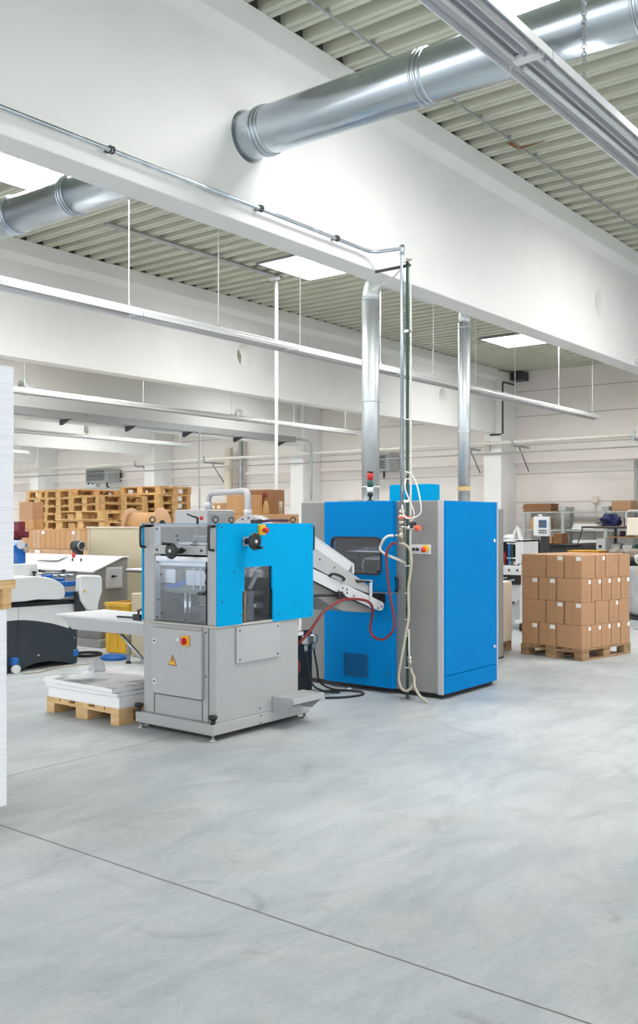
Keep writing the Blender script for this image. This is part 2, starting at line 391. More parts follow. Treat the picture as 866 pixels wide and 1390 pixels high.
# roof beams with round openings, one column each on the end wall
HX = (5.38, 12.386, 19.22)
YBM = [4.88 + 6.46 * k for k in range(-2, 5)]
for k, y in enumerate(YBM):
    p = [(y, 3.82), (y, 5.14), (y - .085, 5.235), (y - .085, ZC - .002), (y + .345, ZC - .002), (y + .345, 5.235), (y + .26, 5.14), (y + .26, 3.82)]
    x1 = XW if k <= 2 else 21.82
    bo = B().prism(p, 'X', -1.2, x1, .006).build('beam', 'white_wall'); struct(bo)
    hb = B()
    for hx in HX: hb.cyl((hx, y - .3, 4.49), (hx, y + .6, 4.49), .196, seg=48)
    cut(bo, hb)
    B().box(-1.2, x1, y - .05, y + .31, ZC - .001, ZC + .16).build('profile_filler', 'filler', bo)
    co = B().box(21.84, XW - .005, y - .14, y + .36, 0, 5.40, .012).build('column', 'white_wall'); struct(co)

# ------------------------------------------------------------------ ceiling conduits
t = thing('ceiling_conduit', 'thin zinc conduit clipped under the roof deck along the front beam', 'conduit', (8, 4.37, 5.38))
B().tube([(-1, 4.37, 5.395), (16, 4.37, 5.395)], .011, 8).build('pipe', 'galv_dull', t)
for i in range(28):
    xx = -.9 + i * .60
    B().box(xx - .012, xx + .012, 4.355, 4.385, 5.404, 5.438).build('clip', 'galv_dull', t)
for (px, py) in ((3.65, 4.30), (8.82, 4.40)):
    o = B()
    for j in range(5):
        a = random.uniform(0, 6.28)
        o.tube([(px - .08, py - .02 + .01 * j, 5.385), (px + .02 * math.cos(a), py - .06 - .02 * math.sin(a), 5.365 - .01 * j), (px + .08, py - .07, 5.38 - .005 * j), (px + .20, py - .20 - .015 * j, 5.425)], .004, 6, 6)
    o = o.build('hanging_cable', 'card_b'); tag(o, 'brown loose cable bundle tied to the ceiling conduit ' + ('above the big duct' if px < 5 else 'beyond the hanging lamp'), 'cable')
t = thing('cable_channel', 'grey cable channel on the roof deck leading to the white drop pipe', 'conduit', (9.5, 9.76, 5.38))
B().box(8.0, 11.5, 9.70, 9.80, 5.405, 5.436, .004).build('channel', 'galv_dull', t)
for xx in (11.35,): B().box(xx - .03, xx + .03, 9.66, 9.84, 5.36, 5.404, .004).build('junction_box', 'lamp_white', t)
o = B().tube([(11.42, 9.78, 5.36), (11.42, 9.78, .0)], .027, 14).build('drop_pipe', 'lamp_white'); tag(o, 'slim white drop pipe from the roof down behind the press', 'pipe')
o = B().tube([(6.2, 6.6, 5.38), (7.6, 7.3, 5.30), (9.2, 7.9, 5.33), (10.5, 8.4, 5.42)], .008, 8, 8).build('ceiling_cable', 'lamp_white'); tag(o, 'loose white cable sagging below the roof deck beside the skylight', 'cable')

# ------------------------------------------------------------------ hanging fluorescent lines
def light_line(Y, x0, x1, chains, label, linked=False, zb=3.86):
    t = thing('hanging_light_line', label, 'light', ((x0 + x1) / 2, Y, zb), 0, 'hanging fluorescent light lines')
    B().box(x0, x1, Y - .035, Y + .035, zb + .045, zb + .105, .004).build('trunking', 'lamp_white', t)
    n = max(1, round((x1 - x0) / 2.9)); L = (x1 - x0) / n
    half = [(.118, 0), (.112, .035), (.085, .058), (.045, .062), (.016, .050), (.004, .028)]
    for i in range(n):
        a, b_ = x0 + i * L + .008, x0 + (i + 1) * L - .008
        p = [(Y - q[0], zb + q[1]) for q in half] + [(Y + q[0], zb + q[1]) for q in half[::-1]]
        inner = [(Y - q[0] + .006 if q[0] > .01 else Y - q[0], zb + q[1] - .007 if q[1] > .01 else zb) for q in half]
        r = B()
        # shell: outline and offset outline
        outl = p
        inn = [(y, z) for y, z in inner] + [(2 * Y - y, z) for y, z in inner[::-1]]
        r.prism(outl + inn[::-1], 'X', a, b_)
        r.build('reflector', 'reflector', t)
        side = B().box(a, b_, Y - .123, Y - .1185, zb - .002, zb + .042).box(a, b_, Y + .1185, Y + .123, zb - .002, zb + .042)
        side.build('reflector_edge', 'lamp_white', t)
        for s in (-1, 1):
            B().cyl((a + .06, Y + s * .06, zb + .028), (b_ - .06, Y + s * .06, zb + .028), .013, seg=12).build('tube', 'tube', t)
        B().box(b_ - .05, b_ + .012, Y - .075, Y + .075, zb + .02, zb + .05, .004).build('end_cap', 'lamp_white', t)
    for cx in chains:
        c = B()
        if linked:
            z = zb + .12; k = 0
            while z < ZC - .02:
                c.torus((cx, Y, z), (1, 0, 0) if k % 2 else (0, 1, 0), .013, .0035, 10, 5); z += .023; k += 1
        else:
            c.cyl((cx, Y, zb + .13), (cx, Y, ZC - .006), .0075, seg=6)
        co = c.build('chain', 'galv_dull' if linked else 'lamp_white', t)
        B().torus((cx, Y, zb + .12), (1, 0, 0), .018, .004, 12, 6).build('hook', 'galv_dull', t)
light_line(2.12, -1.0, 9.9, (5.14, 8.6), 'twin tube light line hanging in front of the big duct on link chains', True)
light_line(8.22, -1.0, 20.8, (7.07, 8.5, 10.1, 12.05, 13.6, 15.05, 16.6, 18.6, 20.4), 'long twin tube light line hanging between the first and second beam')
light_line(14.68, -1.0, 20.6, (10.2, 13.0, 15.6, 17.8, 19.9), 'twin tube light line hanging between the second and third beam')
light_line(21.14, -1.0, 20.7, (14.2, 17.5, 20.2), 'twin tube light line hanging beyond the long cable tray')
light_line(27.6, -1.0, 19.3, (17.6, 19.), 'short light line hanging above the pallet heaps, beyond all the others')

# ------------------------------------------------------------------ ventilation ducts
t = thing('ventilation_duct', 'large round galvanised duct passing through the beams', 'duct', (5.38, 4, 4.31))
R = .174
B().cyl((5.38, -1.6, 4.49), (5.38, 11.0, 4.49), R, seg=48).build('duct_pipe', 'galv', t)
for y in (1.85, 3.30, 4.70, 7.0, 7.90, 9.4):
    c = B().torus((5.38, y - .035, 4.49), (0, 1, 0), R + .001, .009, 48, 8).torus((5.38, y, 4.49), (0, 1, 0), R + .001, .012, 48, 8).torus((5.38, y + .035, 4.49), (0, 1, 0), R + .001, .009, 48, 8)
    c.build('collar', 'galv', t)
def flue(x, y, z0, r, zt, label, joints, tape=None):
    t = thing('exhaust_flue', label, 'duct', (x, y, z0), 0, 'exhaust flues')
    B().cyl((x, y, z0), (x, y, zt), r, seg=32).build('flue_pipe', 'galv_v', t)
    el = [(x + .26 * (1 - math.cos(a)), y, zt + .26 * math.sin(a)) for a in [i * PI / 2 / 10 for i in range(11)]] + [(x + 1.2, y, zt + .26)]
    B().tube(el, r, 32).build('elbow', 'galv_v', t)
    for z in joints: B().torus((x, y, z), (0, 0, 1), r, .007, 32, 8).build('collar', 'galv_v', t)
    B().lathe([(r + .05, 0), (r + .05, .012), (r + .004, .02)], (x, y, z0)).build('flange', 'galv_v', t)
    if tape: plabel(B().cyl((x, y, tape - .03), (x, y, tape + .02), r + .003, seg=32, caps=False).build('tape_band', 'amber_tape', t), 'amber tape wrapped round the flue')

# ------------------------------------------------------------------ compressed-air pipe on the beam and its drop
t = thing('air_pipe', 'steel air pipe clamped along the front beam, dropping before the blue cabinet', 'pipe', (7.03, 4.567, 1.38))
pth = [(-1.1, 4.825, 3.952), (6.82, 4.825, 3.945), (6.90, 4.815, 3.945), (6.96, 4.77, 3.948), (7.03, 4.60, 3.958), (7.03, 4.572, 3.955), (7.03, 4.567, 3.93), (7.03, 4.567, 1.62)]
B().tube(pth, .0155, 14).build('pipe_run', 'galv', t)
for xx in (.6, 2.2, 4.0, 5.45, 6.42):
    B().torus((xx - .012, 4.825, 3.95), (1, 0, 0), .021, .006, 18, 6).torus((xx + .012, 4.825, 3.95), (1, 0, 0), .021, .006, 18, 6).box(xx - .012, xx + .012, 4.845, 4.878, 3.943, 3.957).build('clamp', 'dark', t)
B().cyl((7.03, 4.567, 3.985), (7.03, 4.567, 3.90), .021, seg=14).build('elbow_fitting', 'galv', t)
v = B().ball((7.03, 4.567, 1.59), .036, (1, 1, 1.0)).cyl((7.03, 4.567, 1.655), (7.03, 4.567, 1.625), .028, seg=6).cyl((7.03, 4.567, 1.56), (7.03, 4.567, 1.53), .028, seg=6).build('ball_valve', 'brass', t)
B().box(6.975, 6.987, 4.43, 4.575, 1.583, 1.602, .003).build('valve_lever', 'salmon', v)
mf = B().tube([(7.03, 4.567, 1.54), (7.03, 4.567, 1.36)], .017, 10).cyl((7.03, 4.567, 1.50), (7.03, 4.567, 1.47), .025, seg=6).cyl((7.03, 4.567, 1.45), (7.03, 4.567, 1.40), .027, seg=6).cyl((7.03, 4.567, 1.375), (7.03, 4.567, 1.345), .027, seg=6)
mf.tube([(7.03, 4.567, 1.43), (7.0, 4.62, 1.431)], .012, 8).tube([(7.03, 4.567, 1.508), (6.985, 4.55, 1.508), (6.983, 4.47, 1.503)], .012, 8).build('manifold', 'brass', t)
rg = B().cyl((6.983, 4.50, 1.503), (6.983, 4.40, 1.503), .02, seg=12).build('regulator', 'chrome', t)
B().box(6.955, 7.015, 4.405, 4.445, 1.50, 1.555, .006).build('regulator_head', 'black', rg)
B().cyl((6.983, 4.40, 1.503), (6.983, 4.352, 1.500), .024, seg=12).build('regulator_knob', 'salmon', rg)

t = thing('pipe_stand', 'dark green upright post carrying the air drop, standing on the floor', 'post', (7.03, 4.51, 0))
B().box(7.020, 7.041, 4.500, 4.521, .012, 3.83, .003).build('post', 'greenpaint', t)
B().box(6.98, 7.08, 4.46, 4.56, 0, .012, .002).build('foot_plate', 'galv_dull', t)
B().box(7.052, 7.072, 4.52, 4.872, 3.795, 3.818, .002).box(7.02, 7.072, 4.50, 4.52, 3.795, 3.818).build('wall_arm', 'dark', t)
B().cyl((7.03, 4.51, 3.83), (7.03, 4.51, 3.86), .014, seg=10).cyl((7.03, 4.46, 3.845), (7.03, 4.515, 3.845), .010, seg=10).build('top_fitting', 'brass', t)
for z in (3.22, 1.735):
    B().box(7.005, 7.055, 4.485, 4.536, z - .012, z + .012, .003).build('clamp', 'chrome', t)
for z in (2.45, 1.93, 1.17, .93, .70, .56, .28):
    B().box(7.014, 7.047, 4.494, 4.527, z - .004, z + .004).build('cable_tie', 'tape', t)
def hose(name, pts, r, material, label, s=6):
    o = B().tube(pts, r, 10, s).build(name, material); return tag(o, label, 'hose', 'air hoses')
XH = 6.985
hose('air_hose', [(XH, 4.60, 1.362), (XH - .02, 4.63, 1.362), (XH - .04, 4.668, 1.30), (XH - .04, 4.672, 1.186), (XH - .04, 4.645, .959), (XH - .05, 4.591, .735), (XH - .05, 4.591, .625), (XH - .06, 4.645, .55), (XH - .06, 4.715, .519), (XH - .06, 4.802, .539), (XH - .06, 4.835, .606), (6.90, 4.80, .70), (6.82, 4.735, .80),
      (6.75, 4.730, .862), (6.60, 4.728, .893), (6.40, 4.722, .905), (6.28, 4.722, .885), (6.14, 4.745, .822), (6.05, 4.75, .75), (5.98, 4.77, .67), (5.91, 4.80, .60), (5.89, 4.86, .55)], .0115, 'redhose', 'dark red hose looping from the valve to under the slanted conveyor')
hose('air_hose', [(XH, 4.628, 1.431), (XH - .03, 4.66, 1.430), (XH - .03, 4.707, 1.40), (XH - .02, 4.751, 1.334), (XH - .02, 4.739, 1.295), (XH, 4.68, 1.257), (XH + .02, 4.583, 1.22), (7.07, 4.535, 1.18)], .0115, 'whitehose', 'short white hose curling across the edge of the machine window')
hose('air_hose', [(XH, 4.53, 1.368), (XH, 4.469, 1.332), (XH, 4.442, 1.256), (XH, 4.446, 1.147), (XH, 4.472, .967), (XH, 4.469, .743), (XH - .02, 4.491, .549), (XH - .03, 4.532, .32), (XH - .03, 4.552, .19), (XH - .03, 4.522, .105), (XH - .02, 4.476, .088), (XH - .01, 4.436, .12), (XH - .012, 4.428, .15)], .0115, 'hose', 'long beige hose tied down along the green post')
t = thing('hose_coupling', 'beige hose tail with a clamped coupling reaching the floor by the post', 'hose', (6.99, 4.45, 0))
B().tube([(XH + .02, 4.48, .62), (XH + .02, 4.476, .42), (XH + .02, 4.472, .38)], .007, 8, 6).build('feed_line', 'whitehose', t)
B().cyl((XH + .02, 4.472, .385), (XH + .02, 4.462, .29), .02, seg=12).build('coupling', 'brass', t)
B().tube([(XH + .02, 4.462, .30), (XH + .02, 4.450, .25), (XH + .02, 4.425, .205), (XH - .015, 4.396, .128), (XH - .015, 4.335, .05), (XH - .02, 4.26, .014)], .0115, 10, 6).build('hose_tail', 'hose', t)
hose('air_hose', [(XH - .03, 4.474, 1.965), (XH - .08, 4.446, 1.985), (XH - .09, 4.383, 1.955), (XH - .09, 4.326, 1.861), (XH - .09, 4.286, 1.67), (XH - .09, 4.315, 1.607), (XH - .09, 4.408, 1.582), (XH - .09, 4.461, 1.614), (XH - .08, 4.482, 1.70)], .0065, 'whitehose', 'thin cream tube looping widely above the blue cabinet')
hose('air_hose', [(XH - .03, 4.480, 1.92), (XH - .055, 4.469, 1.838), (XH - .06, 4.401, 1.697), (XH - .06, 4.378, 1.64), (XH - .04, 4.390, 1.60), (XH - .01, 4.425, 1.563)], .0065, 'whitehose', 'thin cream tube running down to the regulator')
o = B().tube([(7.5, 5.2, 3.78), (7.25, 4.78, 3.80), (7.12, 4.60, 3.86), (7.10, 4.53, 3.80), (7.088, 4.515, 3.5), (7.085, 4.512, 2.6), (7.085, 4.512, 1.8), (7.085, 4.515, 1.2)], .008, 8, 6).build('power_cable', 'whitehose'); tag(o, 'pale cable running down behind the green post from the beam', 'cable')

# ================================================================== THE PUNCHING PRESS
t = thing('punching_press', 'blue and grey press with two handwheels and clear guards, in front of the cabinet', 'machine', (5.34, 5.1, 0))
base = B().box(4.797, 5.89, 4.693, 5.507, .046, .126, .006).build('base_frame', 'grey', t)
B().box(4.87, 5.82, 4.76, 5.44, .012, .046).build('under_shade_block', 'black', t)  # black block added under the base to give the gap its dark shadow
for (fx, fy) in ((4.83, 4.725), (4.83, 5.475), (5.86, 4.725), (5.86, 5.475)):
    B().lathe([(.028, 0), (.03, .006), (.012, .014), (.012, .048)], (fx, fy, 0)).build('levelling_foot', 'galv_dull', t)
for (fx, fy) in ((4.815, 4.712), (4.815, 5.488)):
    k = B().cyl((fx, fy, .126), (fx, fy, .155), .018, seg=12).lathe([(.02, 0), (.033, .006), (.036, .02), (.03, .03), (.008, .034)], (fx, fy, .158)).build('levelling_knob', 'black', t)
B().box(4.838, 5.754, 4.702, 5.458, .126, .800, .004).build('body', 'grey', t)
# seams on the front: corner post and kick panel
B().box(4.834, 4.8375, 4.772, 4.776, .13, .795).box(4.834, 4.8375, 4.835, 4.838, .13, .80).box(4.834, 4.8375, 4.838, 5.34, .272, .276).box(4.834, 4.8375, 5.335, 5.338, .13, .27).build('panel_seam', 'dark', t)
d = B().box(4.808, 4.838, 4.824, 5.341, .285, .772, .005).build('switch_door', 'grey_door', t)
for z in (.672, .372): 
    l = B().box(4.803, 4.809, 5.285, 5.322, z - .020, z + .020, .002).build('latch', 'white_plastic', d)
    B().cyl((4.8045, 5.304, z), (4.800, 5.304, z), .008, seg=10).build('latch_key_slot', 'black', d)
sw = B().box(4.792, 4.809, 4.937, 5.007, .660, .732, .003).build('main_switch', 'sign_yellow', d)
B().cyl((4.792, 4.975, .695), (4.782, 4.975, .695), .025, seg=20).box(4.764, 4.784, 4.966, 4.984, .672, .718, .003).build('switch_knob', 'red', d)
B().cyl((4.808, 5.050, .698), (4.800, 5.050, .698), .015, seg=16).build('push_button', 'white_plastic', d)
# warning sign: amber triangle, dark border, bolt
sg = B().prism([(5.157, .505), (5.067, .505), (5.112, .585)], 'X', 4.8085, 4.8065).build('warning_sign', 'black', d)
sy = B().prism([(5.148, .511), (5.076, .511), (5.112, .573)], 'X', 4.8065, 4.8055)
sy.build('warning_sign_face', 'sign_yellow', d)
B().prism([(5.114, .562), (5.120, .537), (5.112, .538), (5.117, .516), (5.103, .545), (5.111, .543), (5.107, .562)], 'X', 4.8055, 4.8045).build('lightning_mark', 'black', d)
for z in (.765, .45): B().cyl((4.838, 4.80, z), (4.834, 4.80, z), .006, seg=10).build('bolt', 'dark', t)
ap = B().box(5.036, 5.515, 4.684, 4.703, .530, .792, .003).build('access_panel', 'grey_door', t)
for (xx, z) in ((5.065, .765), (5.485, .765), (5.065, .555), (5.485, .555)):
    B().cyl((xx, 4.685, z), (xx, 4.680, z), .0065, seg=10).build('bolt', 'dark', ap)
for (xx, z) in ((5.30, .115), (5.30, .165), (5.30, .06)): B().cyl((xx, 4.703 if z > .126 else 4.694, z), (xx, 4.698 if z > .126 else 4.689, z), .006, seg=10).build('bolt', 'dark', t)
B().box(4.826, 5.76, 4.692, 5.468, .800, .816, .003).build('ledge_plate', 'beige', t)
# upper frame
B().box(4.838, 4.90, 5.338, 5.458, .816, 1.535, .003).build('corner_post', 'grey', t)
B().box(4.838, 4.853, 4.702, 4.790, .816, 1.535, .003).build('corner_post', 'grey', t)
B().box(5.86, 5.925, 5.37, 5.458, .816, 1.535, .003).build('corner_post', 'grey', t)
B().box(4.838, 5.925, 4.702, 4.80, 1.515, 1.538).box(4.838, 5.925, 5.36, 5.458, 1.515, 1.538).box(4.838, 4.86, 4.80, 5.36, 1.522, 1.538).box(5.30, 5.925, 4.80, 5.36, 1.515, 1.538).build('top_frame', 'grey', t)
xa, xb = 4.840, 5.925
bp = B().box(xa, 5.095, 4.688, 4.702, .812, 1.542).box(5.439, xb, 4.688, 4.702, .800, 1.542).box(5.095, 5.439, 4.688, 4.702, 1.222, 1.542)
bp.box(5.095, 5.118, 4.688, 4.702, 1.048, 1.222).box(5.428, 5.439, 4.688, 4.702, 1.048, 1.222)
bp = bp.build('side_panel', 'blue', t)
for (xx, z) in ((4.88, 1.515), (5.36, 1.515), (5.89, 1.515), (5.01, 1.19), (4.885, .985), (5.07, .875), (5.50, .85), (5.89, .825)):
    B().cyl((xx, 4.689, z), (xx, 4.684, z), .006, seg=10).build('bolt', 'dark', bp)
B().box(4.832, 5.925, 5.458, 5.474, .812, 1.542).build('side_panel', 'blue', t)
B().box(5.088, 5.446, 4.704, 4.707, .815, 1.245).build('side_window', 'smoked', t)
# front guards
g1 = B().box(4.836, 4.839, 4.790, 5.338, 1.382, 1.523).build('upper_guard', 'clear', t)
cb_ = B().box(4.826, 4.850, 4.790, 5.338, 1.316, 1.381, .002).build('cross_bar', 'grey_door', t)
for y in (5.30, 5.0, 4.835): B().cyl((4.827, y, 1.347), (4.820, y, 1.347), .010, seg=12).build('bolt', 'dark', cb_)
B().box(4.845, 4.86, 4.790, 5.338, 1.262, 1.300).build('guard_rail', 'steel', t)
gd = B().box(4.832, 4.836, 4.797, 5.330, .826, 1.275).build('guard_door', 'clear', t)
B().box(4.829, 4.839, 4.790, 4.797, .820, 1.268).box(4.829, 4.839, 4.797, 5.33, .818, .826).build('door_edge', 'dark', gd)
for z in (1.20, 1.12, 1.05): B().box(4.822, 4.832, 4.788, 4.80, z - .014, z + .014, .002).build('hinge', 'black', gd)
B().box(4.80, 4.832, 4.795, 4.855, 1.03, 1.05, .004).build('door_catch', 'black', gd)
for (y, z) in ((5.30, 1.255), (5.26, 1.165), (5.29, .975), (5.25, .88), (5.30, .845)): B().cyl((4.832, y, z), (4.827, y, z), .0065, seg=8).build('bolt', 'dark', gd)
for (y, z, r) in ((5.31, 1.50, .007), (5.10, 1.45, .006), (5.09, 1.42, .006)): B().cyl((4.836, y, z), (4.831, y, z), r, seg=8).build('bolt', 'dark', g1)
# hand grips
def grip(x, y, z0, z1, dx, dy):
    B().tube([(x, y, z0), (x + dx * .8, y + dy * .8, z0 + .004), (x + dx, y + dy, z0 + .025), (x + dx, y + dy, z1 - .025), (x + dx * .8, y + dy * .8, z1 - .004), (x, y, z1)], .0095, 10, 4).build('grip', 'black', t)
grip(4.838, 5.445, 1.365, 1.522, -.045, .0); grip(4.838, 4.728, 1.352, 1.520, -.045, 0); grip(5.925, 4.72, 1.33, 1.52, .035, -.01)
# handwheels
def handwheel(c, ax, hub, r):
    c, ax = Vector(c), Vector(ax)
    w = B().cyl(c + ax * .02, c + ax * hub, .024, seg=16)
    w.lathe([(.001, -.012), (r * .82, -.012), (r, -.006), (r, .010), (r * .8, .016), (.001, .016)], c, ax)
    w.torus(c, ax, r * .9, .010, 32, 8)
    w = w.build('handwheel', 'black', t)
    B().cyl(c - ax * .0165, c - ax * .006, .012, seg=12).build('hub_cap', 'white_metal', w)
    return w
w = handwheel((4.722, 5.035, 1.345), (1, 0, 0), .105, .056)
B().cyl((4.722, 5.052, 1.395), (4.668, 5.075, 1.399), .011, seg=10).build('crank', 'black', w)
w = handwheel((5.120, 4.588, 1.412), (0, 1, 0), .095, .060)
B().cyl((5.147, 4.588, 1.366), (5.147, 4.540, 1.366), .010, seg=10).build('crank', 'black', w)
B().box(5.095, 5.155, 4.672, 4.690, 1.378, 1.442, .003).build('wheel_mount', 'galv_dull', t)
B().box(4.824, 4.828, 5.0, 5.07, 1.318, 1.379, .002).build('wheel_mount', 'grey_door', t)
e = B().box(5.262, 5.318, 4.655, 4.688, 1.455, 1.535, .004).build('emergency_stop', 'yellow', t)
B().cyl((5.29, 4.655, 1.492), (5.29, 4.632, 1.492), .013, seg=14).lathe([(.022, 0), (.024, .008), (.020, .018), (.001, .022)], (5.29, 4.634, 1.492), (0, -1, 0)).build('stop_button', 'red', e)
for (xx, yy) in ((4.872, 4.74), (5.737, 4.74), (4.872, 5.40), (5.737, 5.40)):
    B().cyl((xx, yy, 1.537), (xx, yy, 1.551), .012, seg=10).torus((xx, yy, 1.570), (.6, .8, 0), .020, .0055, 18, 8).build('eyebolt', 'dark', t)
# lever and tube bundle on top
lv = B().cyl((5.05, 5.10, 1.35), (5.05, 5.10, 1.585), .010, seg=10).tube([(5.05, 5.10, 1.585), (5.05, 5.14, 1.592), (5.04, 5.20, 1.612)], .007, 8).build('clamp_lever', 'black', t)
B().ball((5.05, 5.06, 1.582), .016).build('lever_knob', 'red', lv)
cl = B()
for i in range(6):
    cl.tube([(5.50 + .012 * i, 4.96 - .012 * i, 1.545 + .006 * (i % 3)), (5.60 + .01 * i, 4.87 - .01 * i, 1.562 + .008 * (i % 2)), (5.70 + .006 * i, 4.80 - .006 * i, 1.556 + .006 * (i % 3))], .0055, 8, 3)
cl.build('tube_bundle', 'plum', t)
B().box(5.50, 5.56, 4.90, 4.98, 1.538, 1.575, .006).build('valve_block', 'black', t)
# what shows inside the guards
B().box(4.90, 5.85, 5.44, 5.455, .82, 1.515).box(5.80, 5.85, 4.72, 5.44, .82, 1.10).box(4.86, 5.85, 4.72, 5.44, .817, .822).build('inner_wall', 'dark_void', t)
B().box(4.90, 5.30, 5.19, 5.43, 1.09, 1.21, .01).box(4.875, 4.93, 4.81, 5.32, 1.226, 1.258, .004).build('punch_head', 'steel', t)
B().cyl((4.95, 4.73, 1.055), (4.95, 5.43, 1.055), .036, seg=20).build('feed_roller', 'belt', t)
B().cyl((5.02, 4.73, 1.175), (5.02, 5.43, 1.175), .036, seg=20).build('feed_roller', 'belt', t)
B().cyl((5.16, 4.73, .975), (5.16, 5.43, .975), .045, seg=20).build('feed_roller', 'steel', t)
B().cyl((4.93, 5.10, .82), (4.93, 5.10, 1.03), .014, seg=14).cyl((4.93, 5.055, .82), (4.93, 5.055, 1.03), .010, seg=14).build('guide_pillar', 'chrome', t)
B().cyl((4.94, 5.04, .915), (4.94, 4.86, .905), .028, seg=16).cyl((4.94, 4.90, .905), (4.94, 4.85, .905), .045, seg=16).build('drive_spindle', 'dark', t)
B().box(4.89, 5.03, 4.81, 4.91, .835, .94, .006).box(4.89, 5.0, 4.80, 4.93, .96, 1.02, .005).build('clamp_block', 'dark', t)
B().box(4.885, 4.90, 4.81, 4.92, .950, .958).build('brass_strip', 'board', t)
B().tube([(4.93, 5.28, 1.075), (4.93, 5.20, 1.08), (4.95, 5.13, 1.10), (4.97, 5.06, 1.15), (5.0, 4.95, 1.20)], .024, 10, 4).build('air_tube', 'bluemech', t)
B().box(4.89, 4.905, 4.84, 5.06, 1.09, 1.20, .003).box(4.885, 4.89, 4.90, 4.91, 1.06, 1.22).box(4.885, 4.89, 4.97, 4.98, 1.06, 1.22).build('scale_plate', 'white_metal', t)
B().box(5.16, 5.172, 4.74, 5.0, 1.40, 1.47, .003).box(4.95, 5.35, 4.86, 5.2, 1.385, 1.40).build('motor_plate', 'galv_dull', t)
B().cyl((5.0, 4.86, 1.425), (5.0, 5.08, 1.425), .028, seg=18).box(4.96, 5.05, 4.80, 4.86, 1.39, 1.46, .004).build('motor', 'dark', t)
# behind the side window
ch = B()
for i in range(7):
    xx = 5.12 + .045 * i; z = 1.145 + .0175 * i
    ch.box(xx, xx + .036, 4.78, 4.80, z - .014, z + .022, .004)
ch.build('link_chain', 'trim_grey', t)
B().prism([(5.24, 1.06), (5.275, 1.045), (5.37, 1.165), (5.335, 1.185)], 'Y', 4.76, 4.78, .004).build('lever_arm', 'galv_dull', t)
B().box(5.15, 5.172, 4.72, 4.75, .822, 1.05, .002).build('tan_pillar', 'board', t)
B().box(5.10, 5.15, 4.73, 4.76, .822, 1.04, .002).box(5.185, 5.27, 4.73, 4.76, .822, 1.04, .002).build('feed_plate', 'mid_steel', t)
B().cyl((5.28, 4.75, .93), (5.28, 4.728, .93), .011, seg=12).build('locating_pin', 'white_metal', t)
B().cyl((5.10, 4.74, .945), (5.15, 4.725, .945), .012, seg=10).build('small_knob', 'black', t)
B().box(5.29, 5.43, 4.78, 4.80, .90, .94).box(5.33, 5.43, 4.78, 4.80, 1.0, 1.03).build('side_rail', 'mid_steel', t)
# step on the side
st = B().box(5.44, 5.812, 4.488, 4.702, .192, .236, .003).build('step_plate', 'grey_door', t)
B().prism([(4.701, .193), (4.50, .193), (4.60, .11), (4.701, .11)], 'X', 5.442, 5.455).prism([(4.701, .193), (4.50, .193), (4.60, .11), (4.701, .11)], 'X', 5.79, 5.803).build('step_bracket', 'grey', t)
# feed table towards the paper pallet
ft = B().box(4.852, 5.36, 5.475, 6.557, .778, .794, .002).build('feed_table', 'white_metal', t)
B().prism([(5.475, .778), (6.50, .778), (6.34, .682), (5.475, .690)], 'X', 4.854, 4.864).prism([(5.475, .778), (6.50, .778), (6.34, .682), (5.475, .690)], 'X', 5.346, 5.356).build('table_skirt', 'grey_door', ft)
B().box(4.858, 5.35, 5.48, 6.50, .7765, .779).build('table_underside', 'dark', ft)
for xx in (4.95, 5.28):
    B().tube([(xx, 5.96, .74), (xx, 5.47, .405)], .014, 8).build('brace', 'galv_dull', t)
cj = B().box(4.90, 4.94, 5.58, 5.66, .795, .84, .004).cyl((4.92, 5.48, .815), (4.92, 5.86, .808), .008, seg=8).cyl((4.92, 5.61, .84), (4.92, 5.61, .87), .008, seg=8).cyl((4.92, 5.625, .868), (4.92, 5.555, .885), .007, seg=8).cyl((4.90, 5.48, .802), (4.90, 5.62, .802), .010, seg=8).build('side_stop', 'black', t)
# cable connectors at the back
B().box(5.755, 5.87, 4.74, 5.05, .655, .685, .003).build('rear_shelf', 'white_metal', t)
B().box(5.758, 5.83, 4.78, 5.0, .52, .652, .006).build('socket_box', 'dark', t)
for i, (yy, z) in enumerate(((4.80, .50), (4.84, .46), (4.88, .49))):
    B().torus((5.80, yy, z - .10), (.2, 1, 0), .075, .007, 20, 8).build('coiled_lead', 'redhose' if i != 1 else 'whitehose', t)

# ================================================================== SLANTED CONVEYOR
t = thing('slanted_conveyor', 'pale grey slanted conveyor between the blue press and the blue cabinet', 'conveyor', (6.55, 5.1, .7))
Y0, Y1 = 4.79, 5.24
CF = 4.79 / 4.875
def q(pts): return [(max(x * CF, 5.935) if x < 6 else x * CF, 1.55 - (1.55 - z) * CF) for x, z in pts]
def q3(pts): return [(x * CF, y * CF, 1.55 - (1.55 - z) * CF) for x, y, z in pts]
hd = [(5.95, 1.50), (6.12, 1.446), (6.742, 1.186), (6.742, 1.112), (6.70, 1.105), (6.676, 1.127), (6.12, 1.340), (5.95, 1.405)]
B().prism(q([(5.95, 1.50), (6.742, 1.186), (6.742, 1.176), (5.95, 1.49)]), 'Y', Y0, Y1).prism(q([(5.95, 1.49), (6.72, 1.188), (6.66, 1.125), (5.95, 1.40)]), 'Y', Y0 + .004, Y0 + .01).box(6.598, 6.624, Y0, Y0 + .03, 1.108, 1.192, .002).prism(q([(5.95, 1.49), (6.72, 1.188), (6.66, 1.125), (5.95, 1.40)]), 'Y', Y1 - .01, Y1 - .004).build('hood', 'white_metal', t)
ur = [(5.95, 1.402), (6.649, 1.129), (6.859, 1.035), (7.017, .948), (7.017, .902), (6.649, 1.001), (6.12, 1.197), (5.95, 1.262)]
u = B().prism(q(ur), 'Y', Y0, Y0 + .012).prism(q(ur), 'Y', Y1 - .012, Y1).build('upper_rail', 'grey_door', t)
